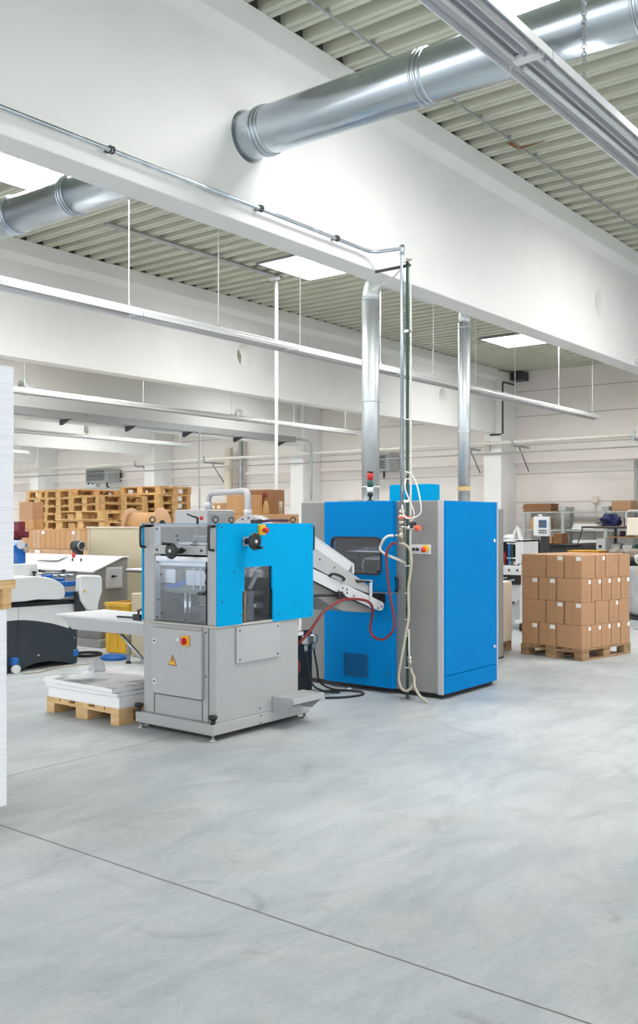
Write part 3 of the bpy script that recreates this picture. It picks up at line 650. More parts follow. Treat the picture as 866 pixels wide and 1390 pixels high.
lr = [(5.95, 1.245), (6.107, 1.182), (6.635, 1.002), (7.165, .826), (7.189, .806), (7.189, .780), (7.165, .750), (7.103, .753), (6.47, .957), (6.107, 1.088), (5.95, 1.150)]
l = B().prism(q(lr), 'Y', Y0 - .008, Y0 + .004).prism(q(lr), 'Y', Y1 - .004, Y1 + .008).build('lower_rail', 'white_metal', t)
for (xx, z) in q(((6.25, 1.24), (6.45, 1.165), (6.76, 1.045), (6.80, 1.02))): B().cyl((xx, Y0 + .002, z), (xx, Y0 - .004, z), .007, seg=8).build('bolt', 'dark', u)
for (xx, z) in q(((6.56, .985), (6.50, .965), (6.62, .94), (6.62, .97), (6.72, .91), (7.09, .775), (7.15, .785), (6.93, .85))): B().cyl((xx, Y0 - .007, z), (xx, Y0 - .013, z), .008, seg=8).build('bolt', 'dark', l)
B().prism(q([(5.95, 1.255), (6.12, 1.19), (6.66, 1.0), (7.17, .835), (7.17, .82), (6.66, .985), (5.95, 1.235)]), 'Y', Y0 + .013, Y1 - .013).build('conveyor_belt', 'black', t)
for xx, z in q(((7.13, .80), (6.05, 1.18))): B().cyl((xx, Y0 + .005, z), (xx, Y1 - .005, z), .024, seg=16).build('end_roller', 'rubber', t)
bl = [(5.95, 1.149), (6.107, 1.087), (6.47, .955), (7.08, .758), (7.02, .738), (6.65, .776), (6.467, .828), (6.208, .947), (5.95, 1.06)]
B().prism(q(bl), 'Y', Y0 + .03, Y1 - .03).build('belly_pan', 'grey_warm', t)
B().tube(q3([(6.37, 4.866, 1.095), (6.375, 4.845, 1.112), (6.42, 4.838, 1.112), (6.51, 4.838, 1.085), (6.555, 4.845, 1.062), (6.565, 4.866, 1.052)]), .011, 10, 4).build('pull_handle', 'black', t)
br = B().box(6.828, 6.852, 4.760, 4.780, .803, 1.04, .002).box(6.822, 6.857, 4.760, 4.895, 1.028, 1.042, .002).build('guide_bracket', 'white_metal', t)
B().cyl((6.84, 4.768, 1.03), (6.645, 4.782, 1.044), .010, seg=8).build('guide_rod', 'black', t)
B().cyl((5.95, 4.765, .964), (6.44, 4.765, .935), .012, seg=8).box(6.35, 6.42, 4.755, 4.775, .91, .97, .004).build('cross_rod', 'black', t)
for yy in (5.06, 5.20):
    B().tube([(6.05, yy, 1.09), (5.95, yy, .75), (5.95, yy, .14), (5.95, yy, 0.0)], .018, 8).build('leg', 'galv_dull', t)


# ================================================================== BLUE CABINET
t = thing('machine_cabinet', 'tall grey cabinet with azure blue doors, a window and a vent grille', 'machine', (7.72, 5.05, 0))
x0, x1, y0, y1, zt = 7.205, 8.236, 4.262, 5.852, 1.742
B().box(x0 + .05, x1 - .03, y0 + .04, y1 - .03, 0, .05).build('plinth', 'black', t)
B().box(x0, x1, y0, y1, .045, zt, .006).build('body', 'grey_warm', t)
B().box(x0 - .004, x0 + .02, y0 - .006, y0 + .045, .04, zt + .004, .002).build('corner_trim', 'trim_grey', t)
B().box(x1 - .05, x1 + .006, y0 - .006, y0 + .01, .04, zt + .004, .002).build('corner_trim', 'trim_grey', t)
sd = B().box(x0 + .02, x1 - .052, y0 - .022, y0 + .002, .205, zt - .002, .003).build('side_door', 'blue_deep', t)
for z in (1.376, .374): B().cyl((8.126, y0 - .022, z), (8.126, y0 - .030, z), .017, seg=16).box(8.122, 8.13, y0 - .040, y0 - .03, z - .014, z + .014).build('lock', 'chrome', sd)
B().box(x0 + .02, x1 - .052, y0 - .022, y0 + .002, .045, .200, .003).build('kick_panel', 'blue_deep', t)
# front door, upper leaf framing the window
dx0, dx1, dy0, dy1 = 7.145, 7.205, 4.735, 5.525
wy0, wy1, wz0, wz1 = 4.872, 5.428, 1.080, 1.405
def rrect(a, b_, c, d, r, n=6):
    out = []
    for (cx, cy, s) in ((b_ - r, c + r, -PI / 2), (b_ - r, d - r, 0), (a + r, d - r, PI / 2), (a + r, c + r, PI)):
        for i in range(n + 1): a_ = s + i * PI / 2 / n; out.append((cx + r * math.cos(a_), cy + r * math.sin(a_)))
    return out
ud = B().box(dx0, dx1, dy0, dy1, .915, zt + .004, .008).build('upper_door', 'blue_deep', t)
hb = B(); hb.prism(rrect(wy0, wy1, wz0, wz1, .045), 'X', dx0 - .05, dx1 + .02)
def cut_part(part, builder):
    # the part's mesh is in its thing's frame
    bmesh.ops.transform(builder.bm, matrix=FR[part.name].inverted(), verts=builder.bm.verts)
    me = bpy.data.meshes.new('c'); builder.bm.to_mesh(me); builder.bm.free()
    a = bpy.data.objects.new('ca', part.data); b_ = bpy.data.objects.new('cb', me); COL.objects.link(a); COL.objects.link(b_)
    md = a.modifiers.new('c', 'BOOLEAN'); md.object = b_; md.operation = 'DIFFERENCE'; md.solver = 'EXACT'
    bpy.context.view_layer.update(); dg = bpy.context.evaluated_depsgraph_get()
    nm = bpy.data.meshes.new_from_object(a.evaluated_get(dg)); part.data = nm
    bpy.data.objects.remove(a); bpy.data.objects.remove(b_)
cut_part(ud, hb)
# body is recessed behind the window so the works show
body = [c for c in t.children if c.name.startswith('body')][0]
hb = B(); hb.box(x0 - .1, x0 + .45, wy0 - .05, wy1 + .05, wz0 - .07, wz1 + .05); cut_part(body, hb)
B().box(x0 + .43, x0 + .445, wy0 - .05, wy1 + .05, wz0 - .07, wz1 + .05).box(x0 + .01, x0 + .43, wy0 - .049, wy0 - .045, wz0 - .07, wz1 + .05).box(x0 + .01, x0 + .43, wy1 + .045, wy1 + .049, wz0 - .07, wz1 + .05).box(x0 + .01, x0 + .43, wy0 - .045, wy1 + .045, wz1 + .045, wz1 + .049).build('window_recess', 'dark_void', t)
ws = B()
ro, ri = rrect(wy0 - .012, wy1 + .012, wz0 - .012, wz1 + .012, .055), rrect(wy0 + .004, wy1 - .004, wz0 + .004, wz1 - .004, .042)
n = len(ro)
for i in range(n):
    j = (i + 1) % n
    ws.prism([ro[i], ro[j], ri[j], ri[i]], 'X', dx0 - .008, dx0 + .004)
ws.build('window_seal', 'rubber', ud)
B().prism(rrect(wy0, wy1, wz0, wz1, .045), 'X', dx0 + .004, dx0 + .008).build('window_pane', 'smoked', ud)
gw = B().box(x0 + .12, x0 + .30, wy0, wy1, 1.27, 1.285).cyl((x0 + .15, wy0 - .03, 1.30), (x0 + .15, wy1 + .03, 1.30), .022, seg=14).cyl((x0 + .22, wy0 - .03, 1.20), (x0 + .22, wy1 + .03, 1.20), .018, seg=14)
for i in range(8): gw.cyl((x0 + .10, 5.07 + .025 * i - .1, 1.285), (x0 + .10, 5.07 + .025 * i - .1, 1.325), .008, seg=8)
gw.build('gripper_bar', 'steel', t)
B().box(x0 + .05, x0 + .16, wy0 + .02, wy0 + .12, wz0 + .02, 1.16, .008).box(x0 + .06, x0 + .40, wy0 - .04, wy1 + .04, wz0 - .06, wz0 + .01).build('inner_drive', 'dark', t)
B().tube([(x0 + .06, 5.14, wz0 + .01), (x0 + .05, 5.15, 1.15), (x0 + .05, 5.12, 1.21), (x0 + .07, 5.03, 1.225), (x0 + .10, 4.90, 1.222)], .006, 8, 5).build('inner_hose', 'whitehose', t)
ld = B().box(dx0, dx1, dy0, dy1, .050, .908, .008).build('lower_door', 'blue_deep', t); B().box(dx0 + .004, dx1, dy0 + .004, dy1 - .004, .9085, .9145).build('door_strip', 'trim_grey', t)
hb = B(); hb.box(dx0 - .03, dx0 + .05, 4.80, 5.40, .80, .93); 
B().box(dx0 - .004, dx0 + .002, 4.82, 5.40, .82, .905, .001).build('infeed_slot', 'black', ld)
vg = B().box(dx0 - .002, dx0 + .001, 5.012, 5.292, .118, .335).build('vent_grille', 'dark_void', ld)
bars = B()
for i in range(22): bars.box(dx0 - .006, dx0 - .002, 5.012, 5.292, .122 + i * .0098, .1242 + i * .0098)
for i in range(13): bars.box(dx0 - .007, dx0 - .002, 5.014 + i * .0225, 5.0175 + i * .0225, .118, .335)
bars.build('grille_bars', 'blue_deep', vg)
for (yy, z) in ((4.78, .20), (5.48, .20), (4.80, .70), (4.82, .17)): B().cyl((dx0 + .001, yy, z), (dx0 - .005, yy, z), .006, seg=8).build('bolt', 'dark', ld)
B().tube([(dx1 - .03, dy0 + .004, 1.05), (dx1 - .03, dy0 - .022, 1.045), (dx1 - .03, dy0 - .026, 1.0), (dx1 - .03, dy0 - .022, .935), (dx1 - .03, dy0 + .004, .93)], .009, 8, 4).build('door_handle', 'black', ud)
pn = B().box(x0 - .012, x0, 4.375, 4.575, 1.268, 1.352, .003).build('control_panel', 'white_metal', t)
for yy in (4.545, 4.508): B().cyl((x0 - .012, yy, 1.31), (x0 - .024, yy, 1.31), .014, seg=14).build('panel_button', 'black', pn)
B().cyl((x0 - .012, 4.42, 1.318), (x0 - .028, 4.42, 1.318), .032, seg=18).build('stop_ring', 'yellow', pn)
B().lathe([(.020, 0), (.024, .010), (.018, .022), (.001, .026)], (x0 - .026, 4.435, 1.308), (-1, 0, 0)).build('stop_button', 'red', pn)
sl = B().lathe([(.032, 0), (.032, .01), (.012, .014), (.012, .045), (.026, .047), (.026, .080), (.012, .083)], (7.27, 5.075, zt + .003)).build('signal_light', 'black', t)
zz = zt + .086
for nme, mm, h in (('signal_ring', 'lamp_white', .05), ('green_lens', 'green', .066), ('red_lens', 'red', .066)):
    B().lathe([(.001, 0), (.029, .001), (.029, h - .002), (.001, h - .001)], (7.27, 5.075, zz)).build(nme, mm, sl); zz += h
B().lathe([(.001, 0), (.030, .001), (.030, .012), (.001, .016)], (7.27, 5.075, zz)).build('signal_cap', 'black', sl)
B().box(7.24, 7.42, 5.24, 5.42, zt, zt + .022, .004).build('top_plate', 'beige', t)

t = thing('rear_unit', 'blue hooded unit rising behind the azure blue cabinet', 'machine', (9.2, 5.6, 0))
B().box(8.5, 9.85, 5.02, 6.2, .02, 1.70, .006).build('body', 'grey_warm', t)
B().box(8.5, 9.85, 5.02, 6.2, 0, .02).build('plinth', 'black', t)
B().box(8.80, 9.02, 5.365, 5.885, 1.70, 1.965, .006).build('hood', 'blue', t)
flue(7.80, 5.44, zt + .004, .0875, 3.77, 'wide galvanised flue rising from the cabinet beside the signal light', (2.755, 3.77, 1.9))
flue(9.35, 5.25, 1.705, .068, 3.77, 'slimmer galvanised flue with amber tape behind the blue cabinet', (2.55, 3.72), 1.93)

# leads on the floor between press and cabinet
t = thing('plug_leads', 'grey plugs and dark leads hanging between press and cabinet down to the floor', 'cable', (6.75, 5.4, 0))
for (xx, yy) in ((6.72, 5.40), (6.86, 5.42)):
    B().box(xx - .03, xx + .03, yy - .035, yy + .035, .44, .52, .012).cyl((xx, yy, .44), (xx, yy, .38), .016, seg=10).build('plug', 'galv_dull', t)
    B().tube([(xx, yy, .38), (xx + .02, yy - .02, .22), (xx + .05, yy - .03, .08), (xx + .12, yy - .12, .014), (xx + .16, yy - .26, .012)], .009, 8, 6).build('lead', 'rubber', t)
B().box(6.68, 6.90, 5.47, 5.49, .0, .56, .004).build('socket_post', 'dark', t)
o = B().tube([(6.60, 5.09, .011), (6.72, 4.98, .011), (6.90, 4.92, .011), (7.02, 4.98, .011), (7.04, 5.10, .011), (6.96, 5.22, .011), (6.85, 5.30, .011)], .010, 8, 6).build('floor_cable', 'rubber'); tag(o, 'dark cable looped on the floor below the blue cabinet door', 'cable')
o = B().lathe([(.018, 0), (.018, .02), (.012, .03), (.001, .032)], (7.06, 5.02 + .14, 0)).build('floor_stud', 'white_plastic'); tag(o, 'small white stud on the floor below the cabinet door', 'stud')
# ================================================================== PALLETS AND CARTONS
def make_pallet(name, label, L, W, loc, rz, wood, group=None, H=.144, eb=.1):
    """long side L along local X, W along local Y; deck boards, nine blocks, bottom boards"""
    t = thing(name, label, 'pallet', loc, rz, group)
    bt = .022
    d = B()
    n = 5; bw = [.145, .10, .145, .10, .145]; s = W / .8
    ys = [-W / 2 + .0725 * s, -W / 4 + .01, 0, W / 4 - .01, W / 2 - .0725 * s]
    for y, w in zip(ys, bw): d.box(-L / 2, L / 2, y - w * s / 2, y + w * s / 2, H - bt, H, .002)
    for xx in (-L / 2 + .0725, 0, L / 2 - .0725): d.box(xx - .0725, xx + .0725, -W / 2, W / 2, H - 2 * bt, H - bt, .002)
    d.build('deck', wood, t, True)
    for xx in (-L / 2 + .0725, 0, L / 2 - .0725):
        for y, w in ((-W / 2 + .05, eb), (0, .145), (W / 2 - .05, eb)):
            B().box(xx - .0725, xx + .0725, y - w / 2, y + w / 2, bt, H - 2 * bt, .002).build('block', wood, t, True)
    for y, w in ((-W / 2 + .05, eb), (0, .145), (W / 2 - .05, eb)):
        B().box(-L / 2, L / 2, y - w / 2, y + w / 2, 0, bt, .002).build('bottom_board', wood, t, True)
    return t
TH = math.radians(-10.5)
e1 = Vector((math.cos(TH), math.sin(TH), 0)); e2 = Vector((-math.sin(TH), math.cos(TH), 0))
corner = Vector((10.139, 4.206, 0))
LX, LY = 1.02, .83
pc = corner + e1 * LX / 2 + e2 * LY / 2
# long sides of the blocks face the camera side, as in the photo
make_pallet('pallet', 'weathered wooden pallet under the square stack of brown cartons', LX, LY, pc, TH, 'wood_old', None, .130)
n_ = LX / 5.0; w_ = 1.42 * n_ * .98
# carton layouts (local coordinates from the near corner: u along e1, v along e2; v = 0 is the long face, u = 0 the short face)
nv = LY / (2 + 1.42); wv = LY - 2 * nv; hgt = .2625
def carton(u0, u1, v0, v1, layer, lab_u, lab_v, label, k):
    o = thing('carton', label, 'carton', corner + e1 * (u0 + u1) / 2 + e2 * (v0 + v1) / 2 + Vector((0, 0, .1305 + layer * hgt)), TH, 'brown cartons stacked on the weathered pallet')
    g = .006 + .004 * random.random(); a, b_ = (u1 - u0) / 2 - g, (v1 - v0) / 2 - g; h = hgt - .0015
    B().box(-a, a, -b_, b_, 0, h, .004).build('box', 'card', o, True)
    if lab_v:   # label and flap seam on the long face (v = v0)
        B().box(-.0015, .0015, -b_ - .0006, -b_ + .001, .006, h - .006).build('seam', 'seam', o, True)
        B().box(a * .42, a * .90, -b_ - .0015, -b_, h - .062, h - .018).build('paper_label', 'tape', o, True)
    if lab_u:   # on the short face (u = u0)
        B().box(-a - .0006, -a + .001, -.0015, .0015, .006, h - .006).build('seam', 'seam', o, True)
        B().box(-a - .0015, -a, -b_ * .92, -b_ * .34, h - .060, h - .016).build('paper_label', 'tape', o, True)
    return o
rows = ('bottom', 'second', 'third', 'top')
order = ('first', 'second', 'third', 'fourth', 'fifth')
for L in range(4):
    k = 0
    if L % 2 == 0:
        for i in range(5):   # ends with labels along the long face
            lb = f'labelled carton end in the {rows[L]} layer, {order[i]} along the long side' if i else f'corner carton of the {rows[L]} layer, wide face towards the press, labelled end beside it'
            carton(i * n_, (i + 1) * n_, 0, wv, L, False, True, lb, k)
        for j in range(2):
            carton(0, w_ * .97, wv + j * nv, wv + (j + 1) * nv, L, True, False, f'labelled carton in the {rows[L]} layer facing the press, {"next to the corner carton" if j == 0 else "beside the blue cabinet"}', k)
    else:
        c = [0, w_, w_ + n_, 2 * w_ + n_, LX] if L == 3 else [0, w_, 2 * w_, 2 * w_ + n_, LX]
        carton(0, c[1], 0, nv, L, True, False, f'corner carton of the {rows[L]} layer, labelled end towards the press', k)
        carton(c[1], c[2], 0, wv if L == 3 else nv, L, False, L == 3, f'{"narrow labelled carton end" if L == 3 else "plain wide carton"} in the {rows[L]} layer, second along the long side', k)
        carton(c[2], c[3], 0, nv if L == 3 else wv, L, False, L == 1, f'{"unlabelled wide carton" if L == 3 else "narrow labelled carton end"} in the {rows[L]} layer, third along the long side', k)
        carton(c[3], c[4], 0, wv, L, False, False, f'plain carton in the {rows[L]} layer, last along the long side by the waste bag', k)
        carton(0, w_, nv, 2 * nv, L, True, False, f'labelled carton in the {rows[L]} layer, middle of the side facing the press', k)
        carton(0, n_, 2 * nv, LY, L, False, False, f'plain wide carton in the {rows[L]} layer, edge beside the blue cabinet', k)
        if L == 3:
            for (a, b_, c_, d_, s) in ((w_, w_ + n_, wv, LY, 'behind the narrow labelled end'), (w_ + n_, 2 * w_ + n_, nv, LY, 'inside the far half of the top layer'), (2 * w_ + n_, LX, wv, LY, 'in the far corner of the top layer')):
                carton(a, b_, c_, d_, L, False, False, f'top layer carton seen only from above, {s}', k)
# --- paper pallet
make_pallet('pallet', 'small pale pine pallet carrying low printed paper stacks by the press', .62, .90, (5.07, 6.10, 0), 0, 'wood', None, .125)
def ream(z0, z1, dx, dy, label, material='paper2', g=0.):
    t = thing('paper_stack', label, 'paper', (5.07 + dx, 6.10 + dy, z0), g, 'printed paper on the low pallet')
    bmn = B(); b_ = bmesh.new()
    B().box(-.305, .305, -.44, .44, 0, z1 - z0 - .002, .003).build('sheets', material, t, True)
    B().box(-.304, .304, -.439, .439, z1 - z0 - .002, z1 - z0, .0005).build('top_sheet', 'print', t, True)
ream(.1255, .215, 0, -.005, 'thick lower stack of paper lying directly on the pale pine pallet')
ream(.2155, .245, -.02, .005, 'middle lift of printed sheets on the low pallet', 'paper2', .015)
ream(.2455, .282, -.03, .025, 'topmost lift of printed sheets with grey and red pictures on the low pallet', 'paper2', -.02)
t = B()
tt = bmesh.new(); G = []
for i in range(13):
    a = i / 12
    yy = 6.50 - .085 * a; zz = .284 + .095 * math.sin(a * PI) ** .7
    G.append([tt.verts.new((5.14 + .12 * k / 4 + .012 * math.sin(3 * a + k), yy + .008 * math.sin(2.3 * k), zz + .006 * math.sin(5 * a + 1.7 * k))) for k in range(5)])
for i in range(12):
    for k in range(4): tt.faces.new((G[i][k], G[i + 1][k], G[i + 1][k + 1], G[i][k + 1]))
r = bmesh.ops.solidify(tt, geom=tt.faces[:], thickness=.0015)
o = t._add(tt, True).build('loose_sheet', 'sheet'); tag(o, 'loose white sheet arched on top of the printed paper', 'paper')

# --- tall white paper stacks at the picture's edge
def bigpallet(loc, label): return make_pallet('pallet', label, 1.15, .9, loc, PI / 2, 'wood', None, .144, .05)
bigpallet((2.31, 4.78, 0), 'pine pallet on the floor under the tall white paper stack')
t = B()
o = B().box(1.90, 2.765, 4.125, 5.34, .145, 1.118, .004).build('paper_stack', 'paper'); tag(o, 'tall white paper stack standing on the floor-level pallet', 'paper', 'tall white paper stacks')
bigpallet((2.365, 4.70, 1.119), 'pine pallet between the two tall white paper stacks')
o = B().box(1.91, 2.800, 4.118, 5.33, 1.264, 2.325, .004).build('paper_stack', 'paper'); tag(o, 'tall white paper stack on the raised pallet, reaching above head height', 'paper', 'tall white paper stacks')

# ================================================================== FOLDING MACHINE (slate and white)
t = thing('folding_machine', 'white and slate machine with blue drawers behind the paper pallet', 'machine', (6.2, 8.8, 0))
Ya, Yc = 8.50, 9.30
arc = lambda pts, n: [tuple(p) for p in spline([Vector((p[0], p[1], 0)) for p in pts], n)]
top_ = [(p[0], p[1]) for p in arc([(5.30, .535), (5.74, .540), (5.946, .528), (6.231, .473), (6.462, .40)], 5)]
bot_ = [(p[0], p[1]) for p in arc([(6.573, .010), (6.496, .012), (6.297, .062), (6.119, .075), (5.962, .053), (5.839, .010)], 5)]
B().prism(top_ + [(6.468, .446), (6.573, .440)] + bot_ + [(5.30, .010)], 'Y', Ya, Yc).build('slate_body', 'slate', t)
B().prism([(5.30, .680), (6.585, .662), (6.598, .60), (6.573, .442), (6.470, .448)] + top_[::-1], 'Y', Ya - .004, Yc).build('pale_panel', 'white_plastic', t)
B().prism([(5.30, .712), (6.60, .710), (6.60, .662), (5.30, .680)], 'Y', Ya - .012, Yc).build('black_band', 'black', t)
B().box(5.825, 5.829, Ya - .0045, Ya, .02, .675).build('panel_seam', 'dark', t)
for (xx, z) in ((6.07, .15), (6.535, .29)): B().cyl((xx, Ya, z), (xx, Ya - .008, z), .010, seg=10).build('bolt', 'chrome', t)
cv = arc([(6.30, .725), (6.372, .745), (6.372, .845), (6.309, .906), (6.195, .956), (6.036, .982), (5.782, .982), (5.30, .975)], 6)
B().prism([(p[0], p[1]) for p in cv] + [(5.30, .736), (5.88, .732), (6.03, .742)], 'Y', Ya - .05, Ya + .42, .008).build('curved_cover', 'white_plastic', t)
B().prism([(5.6, .968), (6.285, .968), (6.262, 1.10), (6.03, 1.106), (5.6, 1.10)], 'Y', 8.78, 9.15, .008).build('riser_cover', 'white_plastic', t)
B().box(6.20, 6.95, 8.72, 9.28, .695, .712, .003).build('deck_plate', 'dark', t)
for i, z in enumerate((.73, .845)):
    B().box(6.40, 6.93, 8.62, 8.66, z, z + .055, .006).box(6.40, 6.93, 9.18, 9.22, z, z + .055, .006).box(6.40, 6.44, 8.66, 9.18, z, z + .055, .006).build('blue_rail', 'bluemech', t)
B().box(6.385, 6.41, 8.70, 8.73, .712, .985, .004).box(6.30, 6.42, 8.72, 8.75, .93, .975, .004).build('blue_post', 'bluemech', t)
wh = [(6.527, .965), (6.56, .977), (6.80, .962), (6.826, .935), (6.831, .790), (6.775, .650), (6.772, .580), (6.63, .588), (6.60, .62), (6.535, .70), (6.52, .80)]
B().prism(wh, 'Y', 8.38, 8.47, .012).build('delivery_head', 'white_plastic', t)
B().prism([(6.50, .80), (6.53, .71), (6.60, .61), (6.62, .575), (6.50, .58)], 'Y', 8.40, 8.46).build('head_bracket', 'dark', t)
B().cyl((6.575, 8.38, .80), (6.575, 8.372, .80), .012, seg=12).build('indicator', 'yellow', t)
rl = B()
for i in range(6): rl.cyl((6.15 + .11 * i, 8.72, .955), (6.15 + .11 * i, 9.25, .955), .016, seg=12)
rl.cyl((6.10, 8.80, .99), (6.80, 8.80, .985), .012, seg=10).cyl((6.10, 9.1, .99), (6.80, 9.1, .985), .012, seg=10)
rl.build('roller_set', 'steel', t)
for (xx, yy) in ((6.20, 8.75), (6.36, 8.82), (6.62, 8.80), (6.45, 9.0)):
    B().cyl((xx, yy, .96), (xx, yy, 1.005), .010, seg=8).lathe([(.022, 0), (.028, .008), (.022, .022), (.001, .025)], (xx, yy, 1.0)).build('set_knob', 'black', t)
bb = B().prism([(6.03, 1.30), (6.10, 1.36), (6.19, 1.31), (6.20, 1.245), (6.172, 1.235), (6.172, 1.106), (6.076, 1.106), (6.06, 1.21), (5.9, 1.25), (5.9, 1.31)], 'Y', 8.86, 8.98, .006).build('blue_bracket', 'bluemech', t)
B().cyl((6.10, 8.84, 1.31), (6.10, 8.86, 1.31), .048, seg=20).build('pulley', 'white_metal', bb)
B().cyl((6.165, 8.835, 1.255), (6.165, 8.865, 1.255), .032, seg=18).build('pulley', 'linen', bb)
for (xx, yy) in ((6.555, 8.52), (5.76, 8.47)):
    c = B().box(xx - .035, xx + .035, yy - .03, yy + .03, .085, .16, .006).build('caster_bracket', 'bluemech', t)
    if xx < 6: B().cyl((xx, yy - .05, .045), (xx, yy, .045), .044, seg=20).build('caster_wheel', 'white_plastic', c)
    else: B().lathe([(.022, 0), (.022, .012), (.010, .016), (.010, .09)], (xx, yy, 0)).build('machine_foot', 'galv_dull', c)
o = B().tube([(5.78, 8.36, .010), (5.95, 8.30, .010), (6.15, 8.38, .010), (6.35, 8.42, .010), (6.62, 8.36, .010), (6.9, 8.55, .010), (7.2, 8.65, .010), (7.30, 8.80, .010)], .008, 8, 6).build('floor_cable', 'hose'); tag(o, 'pale cable trailing on the floor before the slate machine', 'cable')
# maroon column behind it
t = thing('maroon_stand', 'maroon machine column rising behind the blue bracket and white riser', 'machine', (7.0, 10.6, 0))
B().box(6.93, 7.05, 10.20, 10.40, 0, 1.42, .006).build('column', 'maroon', t)
B().box(6.88, 7.10, 10.12, 10.62, 1.36, 1.44, .006).box(6.93, 7.03, 10.10, 10.20, 1.38, 1.56, .006).build('head', 'maroon', t)

# ================================================================== CONTROL DESK
t = thing('sloped_desk', 'grey machine with a sloping white top and a cabinet door on its end', 'machine', (7.7, 10, 0))
B().prism([(7.47, .943), (7.90, 1.102), (8.0, 1.102), (8.0, .30), (7.60, .30), (7.47, .42)], 'Y', 9.33, 11.6, .004).build('body', 'grey_warm', t)
B().prism([(7.44, .934), (7.44, .950), (7.905, 1.118), (8.02, 1.118), (8.02, 1.104), (7.905, 1.104)], 'Y', 9.31, 11.62, .003).build('sloped_top', 'white_metal', t)
B().box(7.60, 8.0, 9.36, 11.5, .0, .30, .006).box(7.54, 8.02, 9.30, 11.5, 0, .10, .006).build('base', 'grey_warm', t)
ed = B().box(7.640, 7.895, 9.300, 9.332, .728, .990, .005).build('end_door', 'beige', t)
B().box(7.655, 7.88, 9.296, 9.301, .745, .975, .003).build('door_panel', 'trim_grey', ed)
B().cyl((7.73, 9.296, .88), (7.73, 9.275, .88), .016, seg=12).box(7.70, 7.79, 9.275, 9.285, .873, .887).build('door_catch', 'black', ed)
for (yy, xx) in ((9.9, 7.72), (10.05, 7.70)):
    B().cyl((xx, yy, 1.05), (xx, yy, 1.09), .010, seg=8).build('peg', 'dark', t)
B().box(7.66, 7.84, 10.3, 10.75, 1.045, 1.052, .001, Matrix.Translation((7.70, 10, 1.05)) @ Matrix.Rotation(math.radians(-20), 4, 'Y') @ Matrix.Translation((-7.70, -10, -1.03))).build('paper_sheet', 'sheet', t)
rk = B().ball((7.78, 10.13, 1.12), .024, (1, 1, 1.4)).build('warning_lamp', 'red', t)
# round fan at the desk's back
t = thing('fan_motor', 'dark grey round fan motor standing behind the sloped desk', 'motor', (8.35, 10.72, 0))
B().cyl((8.35, 10.70, 1.22), (8.35, 10.86, 1.22), .075, seg=28).build('motor_shell', 'dark', t)
B().torus((8.35, 10.695, 1.22), (0, 1, 0), .06, .012, 28, 8).build('shell_ring', 'galv_dull', t)
B().box(8.30, 8.40, 10.72, 10.84, 0, 1.16, .005).box(8.2, 8.5, 10.62, 10.92, 0, .02).build('stand', 'dark', t)

# ================================================================== CREAM BIN WITH REEL
t = thing('cream_bin', 'cream sheet-metal cabinet with a flat front, behind the sloped desk', 'cabinet', (9.0, 10.25, 0))
B().box(8.62, 9.9, 9.66, 10.86, .02, 1.255, .004).build('body', 'cream', t)
B().box(8.60, 8.62, 9.64, 10.88, .02, 1.478, .003).build('front_panel', 'cream', t)
B().box(8.585, 8.64, 9.63, 10.90, 1.470, 1.490, .003).build('rim', 'creampaper', t)
B().box(8.62, 9.9, 10.86, 10.88, .02, 1.478, .003).box(8.62, 9.9, 9.64, 9.66, .02, 1.30, .003).build('side_panel', 'cream', t)
B().box(8.594, 8.601, 10.835, 10.845, .03, 1.47).build('panel_seam', 'beige', t)
t = thing('cable_reel', 'brown cardboard reel with round flanges lying on the cream cabinet', 'reel', (9.35, 10.55, 1.256))
ca, cb2, cz = Vector((9.42, 10.24, 1.51)), Vector((9.30, 10.74, 1.51)), 1.51
dv = (cb2 - ca).normalized()
for cc in (ca, cb2): B().lathe([(.001, 0), (.245, 0), (.25, .004), (.25, .018), (.245, .022), (.001, .022)], cc, dv, 40).build('flange', 'card_d', t)
B().cyl(ca + dv * .022, cb2, .185, seg=40).build('wound_core', 'card_c', t)
B().lathe([(.075, 0), (.075, .014), (.045, .014), (.04, .006), (.001, .006)], ca - dv * .002, -dv, 28).build('hub', 'black', t)
# ================================================================== FEEDER STAND, YELLOW CRATE, FLOOR ITEMS
t = thing('feeder_stand', 'tan feeder with a black top plate and red knob beside the press', 'machine', (7.6, 8.35, 0))
B().box(7.30, 7.66, 8.17, 8.45, .0, .735, .006).build('lower_body', 'cream', t)
B().box(7.84, 8.2, 8.30, 8.85, .0, .90, .006).build('upper_body', 'beige', t)
B().box(7.55, 8.2, 8.25, 8.86, .955, .975, .004).build('top_plate', 'black', t)
B().box(7.56, 8.2, 8.26, 8.85, .975, .995, .004).build('tray', 'white_metal', t)
for yy in (8.42, 8.52, 8.64): B().box(7.832, 7.842, yy - .025, yy + .025, .76, .90).build('slot', 'black', t)
B().box(7.86, 8.1, 8.40, 8.7, .90, .955).build('neck', 'galv_dull', t)
B().cyl((7.62, 8.43, .995), (7.62, 8.43, 1.02), .012, seg=10).lathe([(.024, 0), (.026, .010), (.020, .022), (.001, .026)], (7.62, 8.43, 1.018)).build('red_knob', 'red', t)
B().cyl((7.58, 8.34, .955), (7.56, 8.28, .76), .010, seg=8).build('strut', 'black', t)
t = thing('yellow_crate', 'deep yellow crate half hidden below the feed table', 'crate', (7.6, 8.75, 0))
